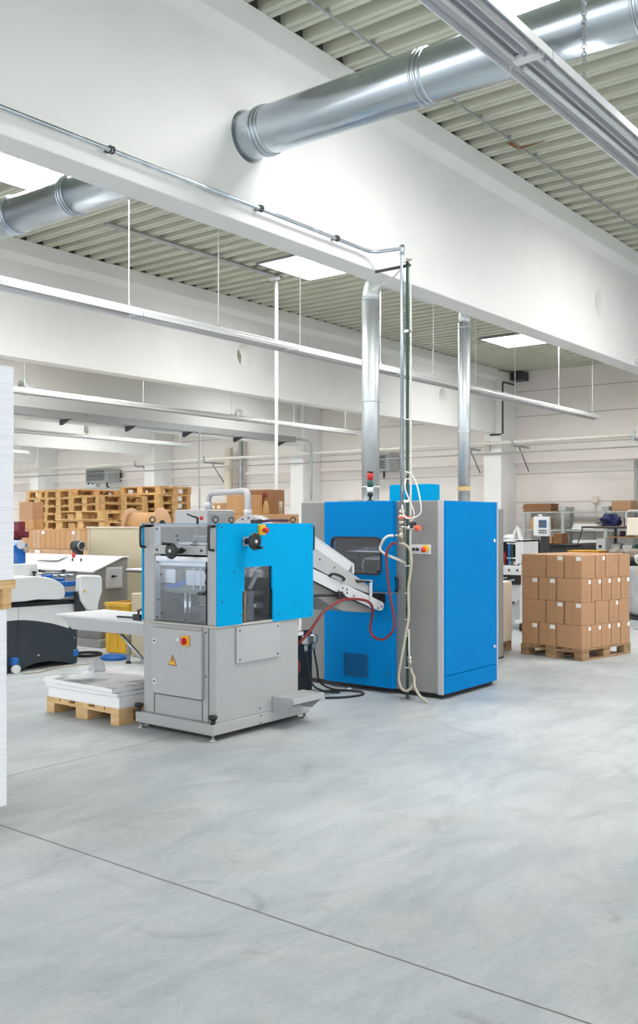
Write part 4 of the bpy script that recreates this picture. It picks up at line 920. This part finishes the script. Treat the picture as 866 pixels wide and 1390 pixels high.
for i, (a, b_) in enumerate(((.012, .30), (.305, .60))):
    c = B().box(7.36, 7.375, 8.56, 8.98, a, b_, .003).box(7.80, 7.815, 8.56, 8.98, a, b_, .003).box(7.375, 7.80, 8.56, 8.575, a, b_, .003).box(7.375, 7.80, 8.965, 8.98, a, b_, .003).box(7.375, 7.80, 8.575, 8.965, a, a + .012)
    c.box(7.350, 7.36, 8.55, 8.99, b_ - .045, b_, .003).box(7.815, 7.825, 8.55, 8.99, b_ - .045, b_, .003).box(7.352, 7.36, 8.62, 8.64, a, b_ - .045).box(7.352, 7.36, 8.76, 8.78, a, b_ - .045).box(7.352, 7.36, 8.90, 8.92, a, b_ - .045)
    c.build('crate_wall', 'yellow', t)
B().box(7.42, 7.75, 8.62, 8.93, .32, .585, .004).build('filling', 'board', t)
o = B().lathe([(.001, 0), (.15, 0), (.155, .012), (.155, .030), (.12, .05), (.05, .062), (.001, .064)], (7.06, 8.46, 0), seg=36).build('floor_disc', 'bluemech'); tag(o, 'blue round disc lying on the floor under the feed table', 'disc')
o = B().torus((7.05, 8.93, .018), (0, 0, 1), .16, .016, 36, 10).build('hose_ring', 'rubber'); tag(o, 'black hose ring lying on the floor beside the blue disc', 'hose')
t = thing('tray_trolley', 'low steel trolley with white sheets on its tray behind the press', 'trolley', (7.15, 7.85, 0))
B().box(6.92, 7.45, 7.62, 8.10, .33, .352, .003).build('tray', 'galv_dull', t)
B().box(6.96, 7.40, 7.66, 8.06, .3525, .370, .001).build('sheet_pile', 'sheet', t)
for (xx, yy) in ((6.94, 7.64), (6.94, 8.08), (7.43, 7.64), (7.43, 8.08)):
    l = B().box(xx - .016, xx + .016, yy - .016, yy + .016, .03, .33, .002).build('leg', 'galv_dull', t)
    B().lathe([(.03, 0), (.03, .012), (.018, .03)], (xx, yy, 0)).build('rubber_foot', 'rubber', l)

# ================================================================== SUCTION UNIT BEHIND THE PRESS
t = thing('suction_unit', 'grey box and round fan housing joined by a bent grey pipe behind the press', 'machine', (7.8, 7.3, 0))
B().box(7.70, 8.15, 7.62, 8.16, .02, 1.695, .012).build('console', 'grey', t)
B().box(7.72, 8.12, 7.612, 7.621, .3, 1.66, .004).build('console_door', 'grey_door', t)
B().cyl((7.40, 6.72, 1.335), (7.56, 6.72, 1.335), .29, seg=48).build('fan_housing', 'grey_door', t)
for a in (1.25, 1.57, 1.9): B().cyl((7.40, 6.72 + .26 * math.cos(a), 1.335 + .26 * math.sin(a)), (7.392, 6.72 + .26 * math.cos(a), 1.335 + .26 * math.sin(a)), .010, seg=8).build('bolt', 'dark', t)
B().box(7.36, 7.66, 6.5, 6.94, 0, 1.06, .006).build('fan_stand', 'grey_warm', t)
pL = Vector((7.88, 7.775, 0)); pR = Vector((7.48, 6.80, 0))
B().tube([(pL.x, pL.y, 1.70), (pL.x, pL.y, 1.80), (pL.x - .01, pL.y - .02, 1.855), (pL.x - .04, pL.y - .10, 1.885), (pL.x - .2, pL.y - .48, 1.885), (pR.x + .04, pR.y + .10, 1.885), (pR.x + .01, pR.y + .02, 1.86), (pR.x, pR.y, 1.80), (pR.x, pR.y, 1.60)], .034, 16, 5).build('bent_pipe', 'trim_grey', t)
for p, z in ((pL, 1.695), (pR, 1.60)): B().cyl((p.x, p.y, z), (p.x, p.y, z + .085), .046, seg=20).build('pipe_socket', 'trim_grey', t)

# ================================================================== CARTON STORES BEHIND
def store_carton(x0, x1, y0, y1, z0, z1, label, material='card_c', lab=False, group=None, seam=True, jt=0.):
    t = thing('carton', label, 'carton', ((x0 + x1) / 2, (y0 + y1) / 2, z0), random.uniform(-jt, jt), group)
    a, b_, h = (x1 - x0) / 2 - .003, (y1 - y0) / 2 - .003, z1 - z0 - .002
    B().box(-a, a, -b_, b_, 0, h, .004).build('box', material, t, True)
    if seam: B().box(-a - .001, -a + .001, -.004, .004, .01, h - .01).build('seam', 'seam', t, True)
    if lab: B().box(-a - .0016, -a, b_ * .15, b_ * .7, h - .07, h - .02).build('paper_label', 'tape', t, True)
    return t
make_pallet('pallet', 'pine pallet under the row of tan cartons behind the sloped desk', 2.1, .8, (9.9, 12.98, 0), PI / 2, 'wood_sawn')
yb = 12.0; g = 'tan cartons in the row behind the sloped desk'
for i, w in enumerate((.5, .5, .5, .5)):
    store_carton(9.52, 10.3, yb, yb + w, .1455, 1.115, ('tall pale carton below the tan row, next to the cream cabinet', 'tall pale carton below the tan row, second from the cream cabinet', 'tall pale carton below the tan row, third from the cream cabinet', 'tall pale carton below the tan row, by the maroon column')[i], 'card_d', i % 2 == 0, g); yb += w
yb = 12.0
for i, w in enumerate((.27, .25, .27, .25, .28, .22, .24, .22)):
    store_carton(9.55, 10.25, yb, yb + w, 1.116, 1.43, f'upright tan carton in the upper row, {("first", "second", "third", "fourth", "fifth", "sixth", "seventh", "eighth")[i]} counting from the cream cabinet', ('card_c', 'card_d', 'card_c', 'board')[i % 4] if i % 4 != 3 else 'card_c', i in (1, 4, 6), g); yb += w
store_carton(9.60, 9.82, 13.58, 13.98, 1.4305, 1.60, 'low brown carton under the larger one at the end of the tan row', 'card_c', False, g, False)
store_carton(9.60, 9.82, 13.60, 13.98, 1.6005, 1.895, 'large plain brown carton topping the end of the tan row', 'card', False, g, False)
# pallet heaps
proto = None
def heap_pallet(x, y, z, rz, label):
    global proto
    if proto is None:
        proto = make_pallet('pallet', label, 1.2, .84, (x, y, z), rz, 'wood_sawn', 'pallets in the heaps', .150); return proto
    c = copy_tree(proto); c.location = (x, y, z); c.rotation_euler = (0, 0, rz); c['label'] = label; return c
tier = ('topmost', 'second from the top', 'third from the top', 'fourth from the top', 'fifth from the top', 'sixth from the top')
def heap(x, y, zt, n, where, jit=.02, tilt=None, longside=False):
    for i in range(n):
        z = zt - .151 * (i + 1)
        o = heap_pallet(x + random.uniform(-jit, jit) * 2, y + random.uniform(-jit, jit), z, (PI / 2 if longside else 0) + random.uniform(-jit, jit), f'pine pallet, {tier[i]} in heap {where}')
    return zt - .151 * n
H1 = heap(12.2, 16.22, 2.20, 6, 'behind the large brown cartons', .008)
H2 = heap(12.0, 15.34, 2.19, 6, 'below the far wall heater', .008)
H3 = heap(11.94, 14.45, 2.06, 5, 'behind the cardboard reel', .012)
H4 = heap(13.75, 15.52, 2.08, 5, 'between reel and thin green pole', .012)
H5 = heap(13.09, 14.43, 2.26, 6, 'by the thin green pole', .008, None, True)
for i, (x, y, z) in enumerate(((12.2, 16.22, H1), (12.0, 15.34, H2), (11.94, 14.45, H3), (13.75, 15.52, H4), (13.09, 14.43, H5))):
    t = thing('wooden_crate', 'wooden crate holding up the pallet heap ' + ('behind the large brown cartons', 'below the wall heater', 'behind the reel', 'between reel and green pole', 'by the thin green pole')[i], 'crate', (x, y, 0), PI / 2 if i == 4 else 0, 'crates under the pallet heaps')
    for k in range(5):
        h = (z - .002) / 5
        B().box(-.57, .57, -.39, .39, k * h + .004, (k + 1) * h - .004, .004).build('crate_board', 'wood_old', t, True)
    B().box(-.55, .55, -.37, .37, .0, z - .001).build('crate_core', 'wood_old', t, True)
for i, z in enumerate((1.5815, 1.4305)):
    c = copy_tree(proto); c.location = (9.98 + .03 * i, 12.32, z); c.rotation_euler = (0, 0, PI / 2); c['label'] = ('pine pallet lying on top of the tan carton row, upper of two', 'pine pallet lying directly on the tan carton row, lower of two')[i]; c['group'] = 'pallets on the carton row'
# three small cartons and two big ones behind the press
t = store_carton(13.35, 13.75, 12.85, 13.32, 0, 1.76, 'tall brown carton carrying three small cartons beside the pallet heap', 'card_d', False, None, False)
for i, (ya, ybb) in enumerate(((13.175, 13.32), (13.02, 13.165), (12.86, 13.01))):
    o = store_carton(13.38, 13.66, ya, ybb, 1.7605, 1.93, ('small carton with a white dot beside the pallet heap', 'middle one of three small dotted cartons', 'small dotted carton closest to the bent grey pipe')[i], 'card_c', False, 'three small cartons', False)
    B().cyl((-.141, 0, .085), (-.1385, 0, .085), .035, seg=18).build('round_label', 'tape', o, True)
store_carton(10.2, 11.1, 9.05, 9.73, 0, .84, 'big brown carton on the floor behind the suction unit', 'card_c', False, 'big cartons behind the bent pipe')
store_carton(10.2, 11.1, 9.05, 9.73, .8405, 1.672, 'big brown carton in the middle of the heap behind the bent pipe', 'card_c', False, 'big cartons behind the bent pipe')
store_carton(10.22, 10.62, 9.36, 9.72, 1.6725, 1.955, 'plain tan carton on the heap behind the bent grey pipe', 'card_c', False, 'big cartons behind the bent pipe', False)
o = store_carton(10.66, 11.0, 9.25, 9.70, 1.6725, 2.04, 'darker brown carton with a red mark, behind the bent grey pipe', 'card_b', False, 'big cartons behind the bent pipe', False)
B().box(-.172, -.1695, -.16, -.08, .25, .32).build('red_mark', 'redhose', o, True)
o = B().lathe([(.05, 0), (.055, .01), (.04, .12), (.028, .16), (.03, .17), (.012, .19), (.001, .192)], (10.45, 9.15, 1.6725)).build('yarn_cone', 'board'); tag(o, 'tan cone spool standing on the big carton behind the press', 'spool')
o = B().cyl((10.75, 9.12, 1.6725), (10.75, 9.12, 1.86), .028, seg=14).build('paper_roll', 'linen'); tag(o, 'narrow grey paper roll upright beside the tan cone spool', 'roll')

# ================================================================== SERVICES ON THE END WALL
t = thing('heating_line', 'cream pipe running along the end wall on brackets', 'pipe', (21.78, 15, 3.5))
B().tube([(21.7, -2, 3.56), (21.7, YB - .2, 3.56)], .04, 12).build('pipe_run', 'whitehose', t)
B().tube([(21.79, -2, 3.30), (21.79, YB - .2, 3.30)], .018, 8).build('lower_line', 'galv_dull', t)
for y in (7.75, 10.8, 12.2, 21.6, 24.9):
    b_ = B().box(21.66, 22.58, y - .025, y + .025, 3.44, 3.49, .004).box(21.65, 21.69, y - .03, y + .03, 3.44, 3.66, .004).build('bracket', 'galv_dull', t)
    B().tube([(22.05, y, 3.44), (22.58, y, 2.86)], .013, 8).build('strut', 'slate', b_)
def heater(y0, y1, z0, z1, x0, label):
    t = thing('unit_heater', label, 'heater', (22.3, (y0 + y1) / 2, z0), 0, 'unit heaters')
    B().box(x0, 22.55, y0, y1, z0, z1, .02).build('casing', 'galv_dull', t)
    B().box(x0 - .03, x0, y0 + .08, y1 - .08, z0 + .05, z1 - .05, .004).build('grille_frame', 'shelf', t)
    s = B()
    n = 8
    for i in range(n): s.box(x0 - .045, x0 - .03, y0 + .11, y1 - .11, z0 + .07 + i * (z1 - z0 - .14) / n, z0 + .07 + (i + .55) * (z1 - z0 - .14) / n)
    s.build('louvre', 'dark', t)
    B().box(22.55, 22.69, y0 + .1, y0 + .16, z0 + .05, z1 - .05).box(22.55, 22.69, y1 - .16, y1 - .1, z0 + .05, z1 - .05).build('wall_bracket', 'dark', t)
    B().tube([(22.2, y0 + .3, z0), (22.2, y0 + .3, z0 - .12), (22.35, y0 + .4, z0 - .16)], .035, 10, 4).build('valve', 'dark', t)
heater(14.72, 15.55, 2.98, 3.50, 22.0, 'grey wall heater with a dark louvre behind the wide flue')
heater(26.7, 27.9, 2.98, 3.48, 21.95, 'grey wall heater above the pallet heaps')
t = thing('switch_box', 'white switch box on the wall next to the far heater', 'box', (22.6, 28.3, 3.0))
B().box(22.5, 22.69, 28.0, 28.6, 2.85, 3.45, .01).build('housing', 'white_plastic', t)
for yy, z in ((28.15, 3.0), (28.4, 3.0), (28.2, 3.2)): B().cyl((22.5, yy, z), (22.46, yy, z), .05, seg=12).build('knob', 'black', t)
# drain pipe, thermostat, duct rise on columns
for (yy, lab, zt_) in ((8.03, 'grey drain pipe on the end wall behind the waste bag', 5.2), (20.75, 'grey vertical drain pipe on the end wall behind the bent grey pipe', 5.2)):
    o = B().tube([(22.64 if yy < 10 else 22.5, yy, 0), (22.64 if yy < 10 else 22.5, yy, 3.05 if yy < 10 else zt_)], .05 if yy < 10 else .07, 14).build('drain_pipe', 'galv_dull' if yy > 10 else 'shelf'); tag(o, lab, 'pipe', 'drain pipes')
o = B().tube([(22.35, 21.15, 0), (22.35, 21.15, 3.95)], .13, 18).build('riser_pipe', 'creampaper'); tag(o, 'wide cream riser pipe on the end wall behind the big cartons', 'pipe')
t = thing('wall_box', 'small cream junction box on the end wall above the shelving', 'box', (22.65, 9.1, 2.05))
B().box(22.62, 22.69, 8.98, 9.14, 2.03, 2.19, .01).build('housing', 'creampaper', t)
B().tube([(22.66, 9.06, 2.03), (22.66, 9.06, .9)], .012, 8).build('cable', 'whitehose', t)
# cable tray along the third beam
t = thing('cable_tray', 'long perforated grey cable tray under the third beam', 'cable tray', (12, 17.55, 3.86))
B().box(-1, 21.2, 17.42, 17.76, 3.86, 3.868).box(-1, 21.2, 17.415, 17.42, 3.86, 4.02).build('tray', 'cable_tray', t)
pf = B()
for i in range(110): pf.box(8.0 + i * .12, 8.045 + i * .12, 17.41, 17.4145, 3.94, 3.985)
pf.build('perforation', 'galv_dull', t)['kind'] = 'stuff'
for xx in (9.5, 11.4, 13.3, 15.2, 17.1, 19.0, 20.8):
    B().prism([(17.43, 3.858), (17.79, 3.858), (17.79, 3.74), (17.74, 3.74)], 'X', xx - .03, xx + .03).build('bracket', 'dark', t)
B().tube([(-1, 17.66, 3.905), (20.9, 17.66, 3.905)], .035, 10).build('cable_loom', 'dark', t)
B().tube([(20.9, 17.6, 3.95), (21.45, 17.4, 3.95), (21.58, 17.2, 3.85), (21.58, 17.15, 3.3), (21.58, 17.15, 2.2)], .035, 10, 4).build('down_pipe', 'galv_dull', t)
o = B().tube([(17.2, 17.30, 3.86), (17.2, 17.30, 0)], .022, 10).build('drop_pole', 'shelf'); tag(o, 'thin pale green pole between the pallet heap and the bent grey pipe', 'pole')
# conduit frames on the second beam's column
t = thing('conduit_frame', 'thin dark conduit framing the column at the end of the second beam', 'conduit', (21.8, 11.2, 4))
B().tube([(22.4, 11.14, 5.10), (21.83, 11.14, 5.10), (21.81, 11.14, 5.05), (21.81, 11.14, 3.80), (21.81, 11.24, 3.78), (21.81, 11.5, 3.78)], .022, 8).build('pipe', 'dark', t)
B().box(21.76, 21.835, 11.50, 11.62, 3.36, 3.62, .01).build('valve_box', 'brass', t)
t = thing('roof_corner_box', 'dark box at the top of the column under the roof deck', 'box', (22.3, 11.0, 5.2))
B().box(22.3, 22.69, 10.85, 11.18, 5.20, 5.42, .01).build('housing', 'dark', t)

# power drop at the picture's edge
t = thing('power_drop', 'white conduit dropping from the front beam to a cream socket box on a post', 'conduit', (13.75, 4.79, 0))
B().tube([(13.7, 4.80, 3.84), (13.7, 4.80, 0.02)], .018, 10).build('pole', 'lamp_white', t)
B().tube([(13.72, 4.87, 3.90), (13.70, 4.80, 3.84)], .03, 10).build('elbow', 'lamp_white', t)
B().box(13.55, 13.68, 4.68, 4.95, 1.36, 1.62, .01).build('socket_box', 'creampaper', t)
B().lathe([(.10, 0), (.10, .012), (.02, .02)], (13.7, 4.80, 0)).build('foot_plate', 'galv_dull', t)

# ================================================================== FINISHING MACHINE BEHIND THE CARTONS
t = thing('finishing_machine', 'grey machine with coloured reels in an open bay, behind the blue cabinet', 'machine', (12.9, 6.6, 0))
xa, xb, ya, yb = 12.40, 12.95, 6.02, 7.6
B().box(xa, xb, ya, ya + .03, .98, 1.30, .004).box(xa, xb, yb - .05, yb, .1, 1.30, .004).box(xb - .05, xb, ya, yb, .1, 1.28, .004).box(xa, xb, ya, yb, 1.27, 1.30, .004).box(xa, xa + .03, ya + .03, 6.13, .96, 1.30, .004).build('frame', 'white_metal', t)
B().box(xa - .05, xa + .30, ya, yb, .80, .93, .006).build('tray_front', 'white_metal', t)
for i in range(6): B().cyl((xa - .05, 6.08 + .13 * i, .87), (xa - .058, 6.08 + .13 * i, .87), .016, seg=10).build('bolt', 'dark', t)
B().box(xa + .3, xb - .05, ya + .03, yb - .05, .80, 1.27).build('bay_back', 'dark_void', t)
B().box(xa, xb - .06, ya + .03, yb - .05, .66, .80).build('black_gap', 'black', t)
B().tube([(xa - .03, 6.6, .69), (xa - .03, 6.25, .76)], .012, 8).tube([(xa - .03, 6.55, .67), (xa - .03, 6.13, .73)], .012, 8).build('rods', 'steel', t)
B().prism([(6.02, .70), (6.9, .66), (6.9, .12), (6.3, .10), (6.25, .34), (6.02, .5)], 'X', xa + .05, xb - .1, .005).build('lower_panel', 'white_metal', t)
B().cyl((xa + .05, 6.19, .40), (xa + .04, 6.19, .40), .02, seg=10).build('bolt', 'dark', t)
B().box(xa, xa + .05, ya, ya + .05, .14, .95, .003).build('leg', 'white_metal', t)
B().box(xa - .03, xa + .12, ya - .03, ya + .1, .12, .16, .004).build('foot_bracket', 'white_metal', t)
B().cyl((xa + .02, ya - .02, .06), (xa + .02, ya + .04, .06), .06, seg=18).build('caster', 'black', t)
for i in range(6):
    yy = 6.30 + .075 * i
    B().cyl((xa + .12, yy, 1.035), (xa + .12, yy + .055, 1.035), .09, seg=22).cyl((xa + .12, yy + .022, 1.035), (xa + .12, yy + .034, 1.035), .10, seg=22).build('reel', ('redhose', 'black', 'maroon', 'bluemech', 'redhose', 'black')[i], t)
B().box(xa + .03, xa + .20, 6.34, 6.46, .935, .985, .01).box(xa + .02, xa + .10, 6.36, 6.40, .94, 1.0, .006).build('orange_clamp', 'orange', t)
for yy, mm in ((6.245, 'bluemech'), (6.20, 'greenpaint'), (6.13, 'lamp_white')): B().box(xa + .02, xa + .04, yy - .014, yy + .014, .94, 1.25, .003).build('upright_strip', mm, t)
for q in ((1.235, 1.255), (1.03, 1.045)): B().box(xa + .02, xa + .04, 6.13, 6.28, *q).build('cross_strip', 'lamp_white', t)
B().box(xa + .03, xa + .2, 6.14, 6.24, .935, .99, .004).build('counter_box', 'linen', t)
af = B().prism([(6.10, 1.30), (6.15, 1.30), (6.215, 1.49), (6.175, 1.49)], 'X', xa + .15, xa + .19, .004).prism([(6.29, 1.30), (6.25, 1.30), (6.185, 1.49), (6.20, 1.49)], 'X', xa + .15, xa + .19, .004).build('fold_former', 'white_plastic', t)
B().ball((xa + .45, 6.45, 1.33), .06, (1.2, 1.6, .7)).ball((xa + .5, 6.62, 1.32), .05, (1.2, 1.6, .7)).build('white_cover', 'white_plastic', t)
# control terminal on its post
t = thing('control_terminal', 'white control terminal with a dark screen on a post, above the cartons', 'terminal', (14.05, 6.45, 0))
B().box(13.96, 14.06, 6.345, 6.60, 1.33, 1.64, .012).build('casing', 'white_plastic', t)
B().box(13.952, 13.961, 6.372, 6.505, 1.465, 1.59, .003).build('bezel', 'bluemech', t)
B().box(13.948, 13.953, 6.383, 6.494, 1.478, 1.578).build('screen', 'screen', t)
for i in range(4):
    for j in range(2): B().box(13.951, 13.961, 6.375 + .035 * i, 6.398 + .035 * i, 1.375 + .035 * j, 1.397 + .035 * j, .002).build('key', 'slate', t)
B().cyl((14.0, 6.50, 1.64), (14.0, 6.50, 1.68), .03, seg=14).build('top_knob', 'white_plastic', t)
B().box(14.06, 14.13, 6.40, 6.52, .02, 1.52, .006).build('post', 'dark', t)
B().box(13.9, 14.3, 6.25, 6.70, 0, .02, .004).build('foot_plate', 'dark', t)
# cream paper on a small pallet between cabinet and cartons
make_pallet('pallet', 'worn pallet with the cream paper pile between cabinet and cartons', .66, .5, (10.22, 5.52, 0), 0.0, 'wood_old', None, .12)
o = B().box(9.93, 10.50, 5.24, 5.74, .1215, .835, .006).build('paper_pile', 'creampaper'); tag(o, 'cream paper pile standing beside the azure blue cabinet', 'paper')

# ================================================================== SHELVING AND WORKSTATION ON THE RIGHT
t = thing('shelving_unit', 'grey green steel shelving along the end wall', 'shelving', (22.3, 9.2, 0))
for y in (10.66, 9.62, 8.55, 7.6):
    for xx in (22.02, 22.53): B().box(xx - .025, xx + .025, y - .04, y + .04, 0, 1.93 if 8 < y < 10 else 1.80, .003).build('upright', 'shelf', t)
for z in (.45, .92, 1.37, 1.815):
    B().box(22.0, 22.56, 7.56, 10.70, z - .035, z, .003).build('shelf_board', 'shelf', t)
for y in (9.62, 8.55): B().box(21.98, 22.5, y - .09, y + .09, 1.835, 1.93, .004).build('top_bracket', 'shelf', t)
g = 'flattened cartons on the top shelf'
for i in range(5):
    o = B().box(22.03, 22.5, 9.93 + .02 * (i % 2), 10.72 - .02 * ((i + 1) % 3), 1.8155 + i * .041, 1.8155 + (i + 1) * .041 - .002, .012).build('flat_carton', 'card_b'); tag(o, f'flattened dark carton on the top shelf, {("lowest", "second lowest", "middle", "second highest", "highest")[i]} of the pile', 'carton', g)
store_carton(22.05, 22.5, 7.95, 8.42, 1.8155, 2.06, 'brown carton on the top shelf above the workstation', 'card', False, None, False)
store_carton(22.06, 22.4, 10.05, 10.5, 1.3705, 1.66, 'tan open carton on the middle shelf behind the control terminal', 'card_c', False, None, False)
for i in range(4):
    o = B().box(22.05, 22.5, 8.72 + .03 * i, 9.42 - .02 * i, 1.3705 + .048 * i, 1.3705 + .048 * i + .046, .015).build('paper_bundle', 'sheet' if i < 3 else 'linen'); tag(o, f'white paper bundle on the middle shelf, {("lowest", "second lowest", "third", "top grey")[i]} of the pile', 'paper', 'paper bundles on the middle shelf')
store_carton(22.06, 22.4, 9.75, 10.1, .9205, 1.15, 'tan carton on the lower shelf below the control terminal', 'card_c', False, None, False)
o = B().box(22.05, 22.5, 8.75, 9.4, .9205, 1.12, .02).build('white_bin', 'white_plastic'); tag(o, 'white bin on the lower shelf behind the orange tray', 'bin')
# workstation
t = thing('workstation', 'workstation with tan shelf boards and dark frame behind the carton stack', 'table', (17.5, 6.3, 0))
B().box(17.15, 17.75, 5.55, 7.12, 1.455, 1.478, .003).build('shelf_board', 'board', t)
B().box(17.13, 17.15, 5.55, 7.12, 1.44, 1.475, .002).build('shelf_edge', 'dark', t)
B().box(17.2, 17.75, 5.55, 6.66, 1.265, 1.288, .003).build('shelf_board', 'board', t)
B().box(16.9, 17.8, 5.5, 7.3, .95, .985, .004).build('bench_top', 'dark', t)
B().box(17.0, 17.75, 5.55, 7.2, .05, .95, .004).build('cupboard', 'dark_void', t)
for y in (5.56, 6.66): B().box(17.68, 17.74, y, y + .04, .985, 1.455).build('upright', 'slate', t)
B().tube([(17.15, 7.10, 1.45), (17.08, 7.22, .985)], .011, 8).build('slanted_leg', 'slate', t)
B().box(17.16, 17.22, 6.70, 6.9, 1.405, 1.438, .003).build('hanging_label', 'tape', t)
fr = B().tube([(17.3, 6.33, 1.478), (17.3, 6.33, 1.70), (17.3, 6.31, 1.745), (17.3, 6.26, 1.765), (17.3, 6.05, 1.765), (17.3, 6.0, 1.745), (17.3, 5.98, 1.70), (17.3, 5.98, 1.478)], .016, 8).build('hoop', 'lamp_white', t)
o = lump((17.42, 6.66, 1.4785 + .086), .15, (1.0, 1.25, .92), .28, 4).build('cloth_bundle', 'navy'); tag(o, 'crumpled navy cloth bundle lying on the upper tan board', 'cloth')
for i in range(3):
    o = B().box(17.35, 17.6, 6.08 + .11 * i, 6.17 + .11 * i, 1.479, 1.63 + .03 * (i % 2), .006).build('ink_bottle', 'plum'); tag(o, f'plum container behind the white hoop, {("first", "second", "third")[i]} from the waste bag side', 'container', 'plum containers')
for i in range(5):
    o = B().cyl((17.4, 5.75 + .17 * i, 1.2885), (17.4, 5.75 + .17 * i, 1.36 + .03 * (i % 3)), .05, seg=14).build('tin', ('galv_dull', 'slate', 'linen', 'dark', 'plum')[i]); tag(o, f'{("zinc", "slate", "beige", "black", "plum")[i]} tin on the lower tan board', 'tin', 'tins on the lower board')
for i in range(4):
    o = B().box(17.2, 17.45, 5.75 + .22 * i, 5.92 + .22 * i, .9855, 1.13 + .02 * (i % 2), .008).build('tool_box', ('dark', 'green', 'white_plastic', 'galv_dull')[i]); tag(o, f'{("black", "teal", "white", "zinc")[i]} tool box on the dark bench under the tan boards', 'box', 'tool boxes on the bench')
t = thing('wall_meter', 'small white meter box standing on the dark bench', 'box', (17.3, 6.78, .986))
B().box(17.2, 17.4, 6.68, 6.86, .986, 1.25, .008).build('housing', 'white_plastic', t)
B().cyl((17.2, 6.78, 1.10), (17.19, 6.78, 1.10), .03, seg=12).build('dial', 'black', t)
# dark collating unit between shelving and cartons
t = thing('collating_unit', 'low black machine with rollers between the shelving and the cartons', 'machine', (18.4, 7.9, 0))
B().box(18.0, 18.9, 7.45, 8.75, .05, 1.02, .01).build('body', 'dark', t)
B().box(17.98, 18.92, 7.43, 8.77, 1.02, 1.05, .005).build('top_plate', 'black', t)
for i in range(5): B().cyl((18.1 + .16 * i, 7.5, 1.085), (18.1 + .16 * i, 8.7, 1.085), .032, seg=14).build('roller', 'rubber' if i % 2 else 'dark', t)
for yy in (7.48, 8.72): B().box(18.0, 18.9, yy - .02, yy + .02, 1.05, 1.14, .004).build('side_plate', 'black', t)
B().box(17.985, 18.0, 7.6, 8.0, .5, .9, .004).build('side_hatch', 'slate', t)
for (xx, yy) in ((18.05, 7.5), (18.05, 8.7), (18.85, 7.5), (18.85, 8.7)): B().lathe([(.04, 0), (.04, .02), (.02, .05)], (xx, yy, 0)).build('foot', 'rubber', t)
store_carton(18.05, 18.35, 8.12, 8.30, 1.1185, 1.26, 'small tan carton on the black roller machine, lower one', 'card_c', False, None, False)
store_carton(18.05, 18.35, 7.90, 8.10, 1.1185, 1.33, 'small brown carton on the black roller machine, taller one', 'card_b', False, None, False)
# sacks, orange tray in front
t = thing('packing_table', 'dark low table with beige sacks and an orange tray, behind the cartons', 'table', (15.9, 6.3, 0))
B().box(15.60, 16.4, 5.35, 6.95, .90, .94, .004).build('table_top', 'dark', t)
for (xx, yy) in ((15.66, 5.4), (15.66, 6.9), (16.35, 5.4), (16.35, 6.9)): B().box(xx - .03, xx + .03, yy - .03, yy + .03, 0, .90).build('leg', 'dark', t)
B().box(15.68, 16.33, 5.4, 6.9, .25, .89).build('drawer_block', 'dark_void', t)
t = thing('orange_tray', 'orange tray on the dark table behind the carton stack', 'tray', (15.75, 6.45, .941))
B().box(15.6, 15.95, 6.18, 6.72, .941, 1.055, .006).build('body', 'orange', t)
B().box(15.58, 15.97, 6.16, 6.74, 1.055, 1.068, .004).build('rim', 'yellow', t)
for i, (yy, zz, sy) in enumerate(((6.02, .98, 1.7), (5.72, 1.0, 2.0), (5.42, 1.04, 1.6))):
    o = lump((16.05, yy, .942 + .062), .11, (1.7, 1.15, .9), .16, 20 + i).build('cloth_sack', 'linen'); tag(o, f'beige cloth sack on the dark table, {("next to the orange tray", "in the middle of three", "closest to the waste bag")[i]}', 'sack', 'cloth sacks')
# waste bag
t = thing('waste_bag', 'clear waste bag full of paper scraps on a stand beside the cartons', 'bag', (15.3, 5.2, 0))
B().lathe([(.22, .06), (.30, .12), (.31, .35), (.29, .6), (.32, .78), (.30, .84), (.05, .85)], (15.25, 5.22, 0), seg=26).build('film', 'bag', t)
B().lathe([(.001, 0), (.32, .0), (.32, .03), (.28, .05), (.001, .05)], (15.25, 5.22, 0)).build('stand', 'dark', t)
sc = B(); 
for i in range(14):
    a = random.uniform(0, 6.28); r_ = random.uniform(.02, .24)
    sc.ball((15.25 + r_ * math.cos(a), 5.22 + r_ * math.sin(a), .87 + random.uniform(0, .12)), random.uniform(.05, .085), (1, .8, .7), 8, 6)
sc.build('paper_scraps', 'sheet', t)['kind'] = 'stuff'
for i in range(4):
    a = 1.2 * i + 2.8
    B().torus((15.25 + .2 * math.cos(a), 5.22 + .2 * math.sin(a), .95 + .03 * i), (1, .3, .4), .06, .018, 16, 8).build('tape_ring', 'black' if i % 2 else 'white_plastic', t)

# ================================================================== LIGHT, SKY, CAMERA
w = bpy.data.worlds.new('sky'); SC.world = w; w.use_nodes = True
bg = w.node_tree.nodes['Background']; bg.inputs['Color'].default_value = (.97, .985, 1, 1); bg.inputs['Strength'].default_value = 1.45

cam = bpy.data.cameras.new('camera'); co = bpy.data.objects.new('camera', cam); COL.objects.link(co)
co.location = (0, 0, 1.55); co.rotation_euler = (PI / 2, 0, math.radians(38) - PI / 2)
cam.sensor_fit = 'HORIZONTAL'; cam.sensor_width = 36; cam.lens = 36 * 1290 / 866; cam.shift_y = 14 / 866
cam.clip_start = .05; cam.clip_end = 200
SC.camera = co
SC.view_settings.view_transform = 'Standard'; SC.view_settings.look = 'None'; SC.view_settings.gamma = 1
SC.view_settings.use_curve_mapping = False; SC.view_settings.exposure = .68
try:
    SC.cycles.use_denoising = True; SC.cycles.max_bounces = 10; SC.cycles.diffuse_bounces = 6; SC.cycles.glossy_bounces = 4; SC.cycles.transparent_max_bounces = 12
    SC.cycles.sample_clamp_indirect = 8
except Exception: pass
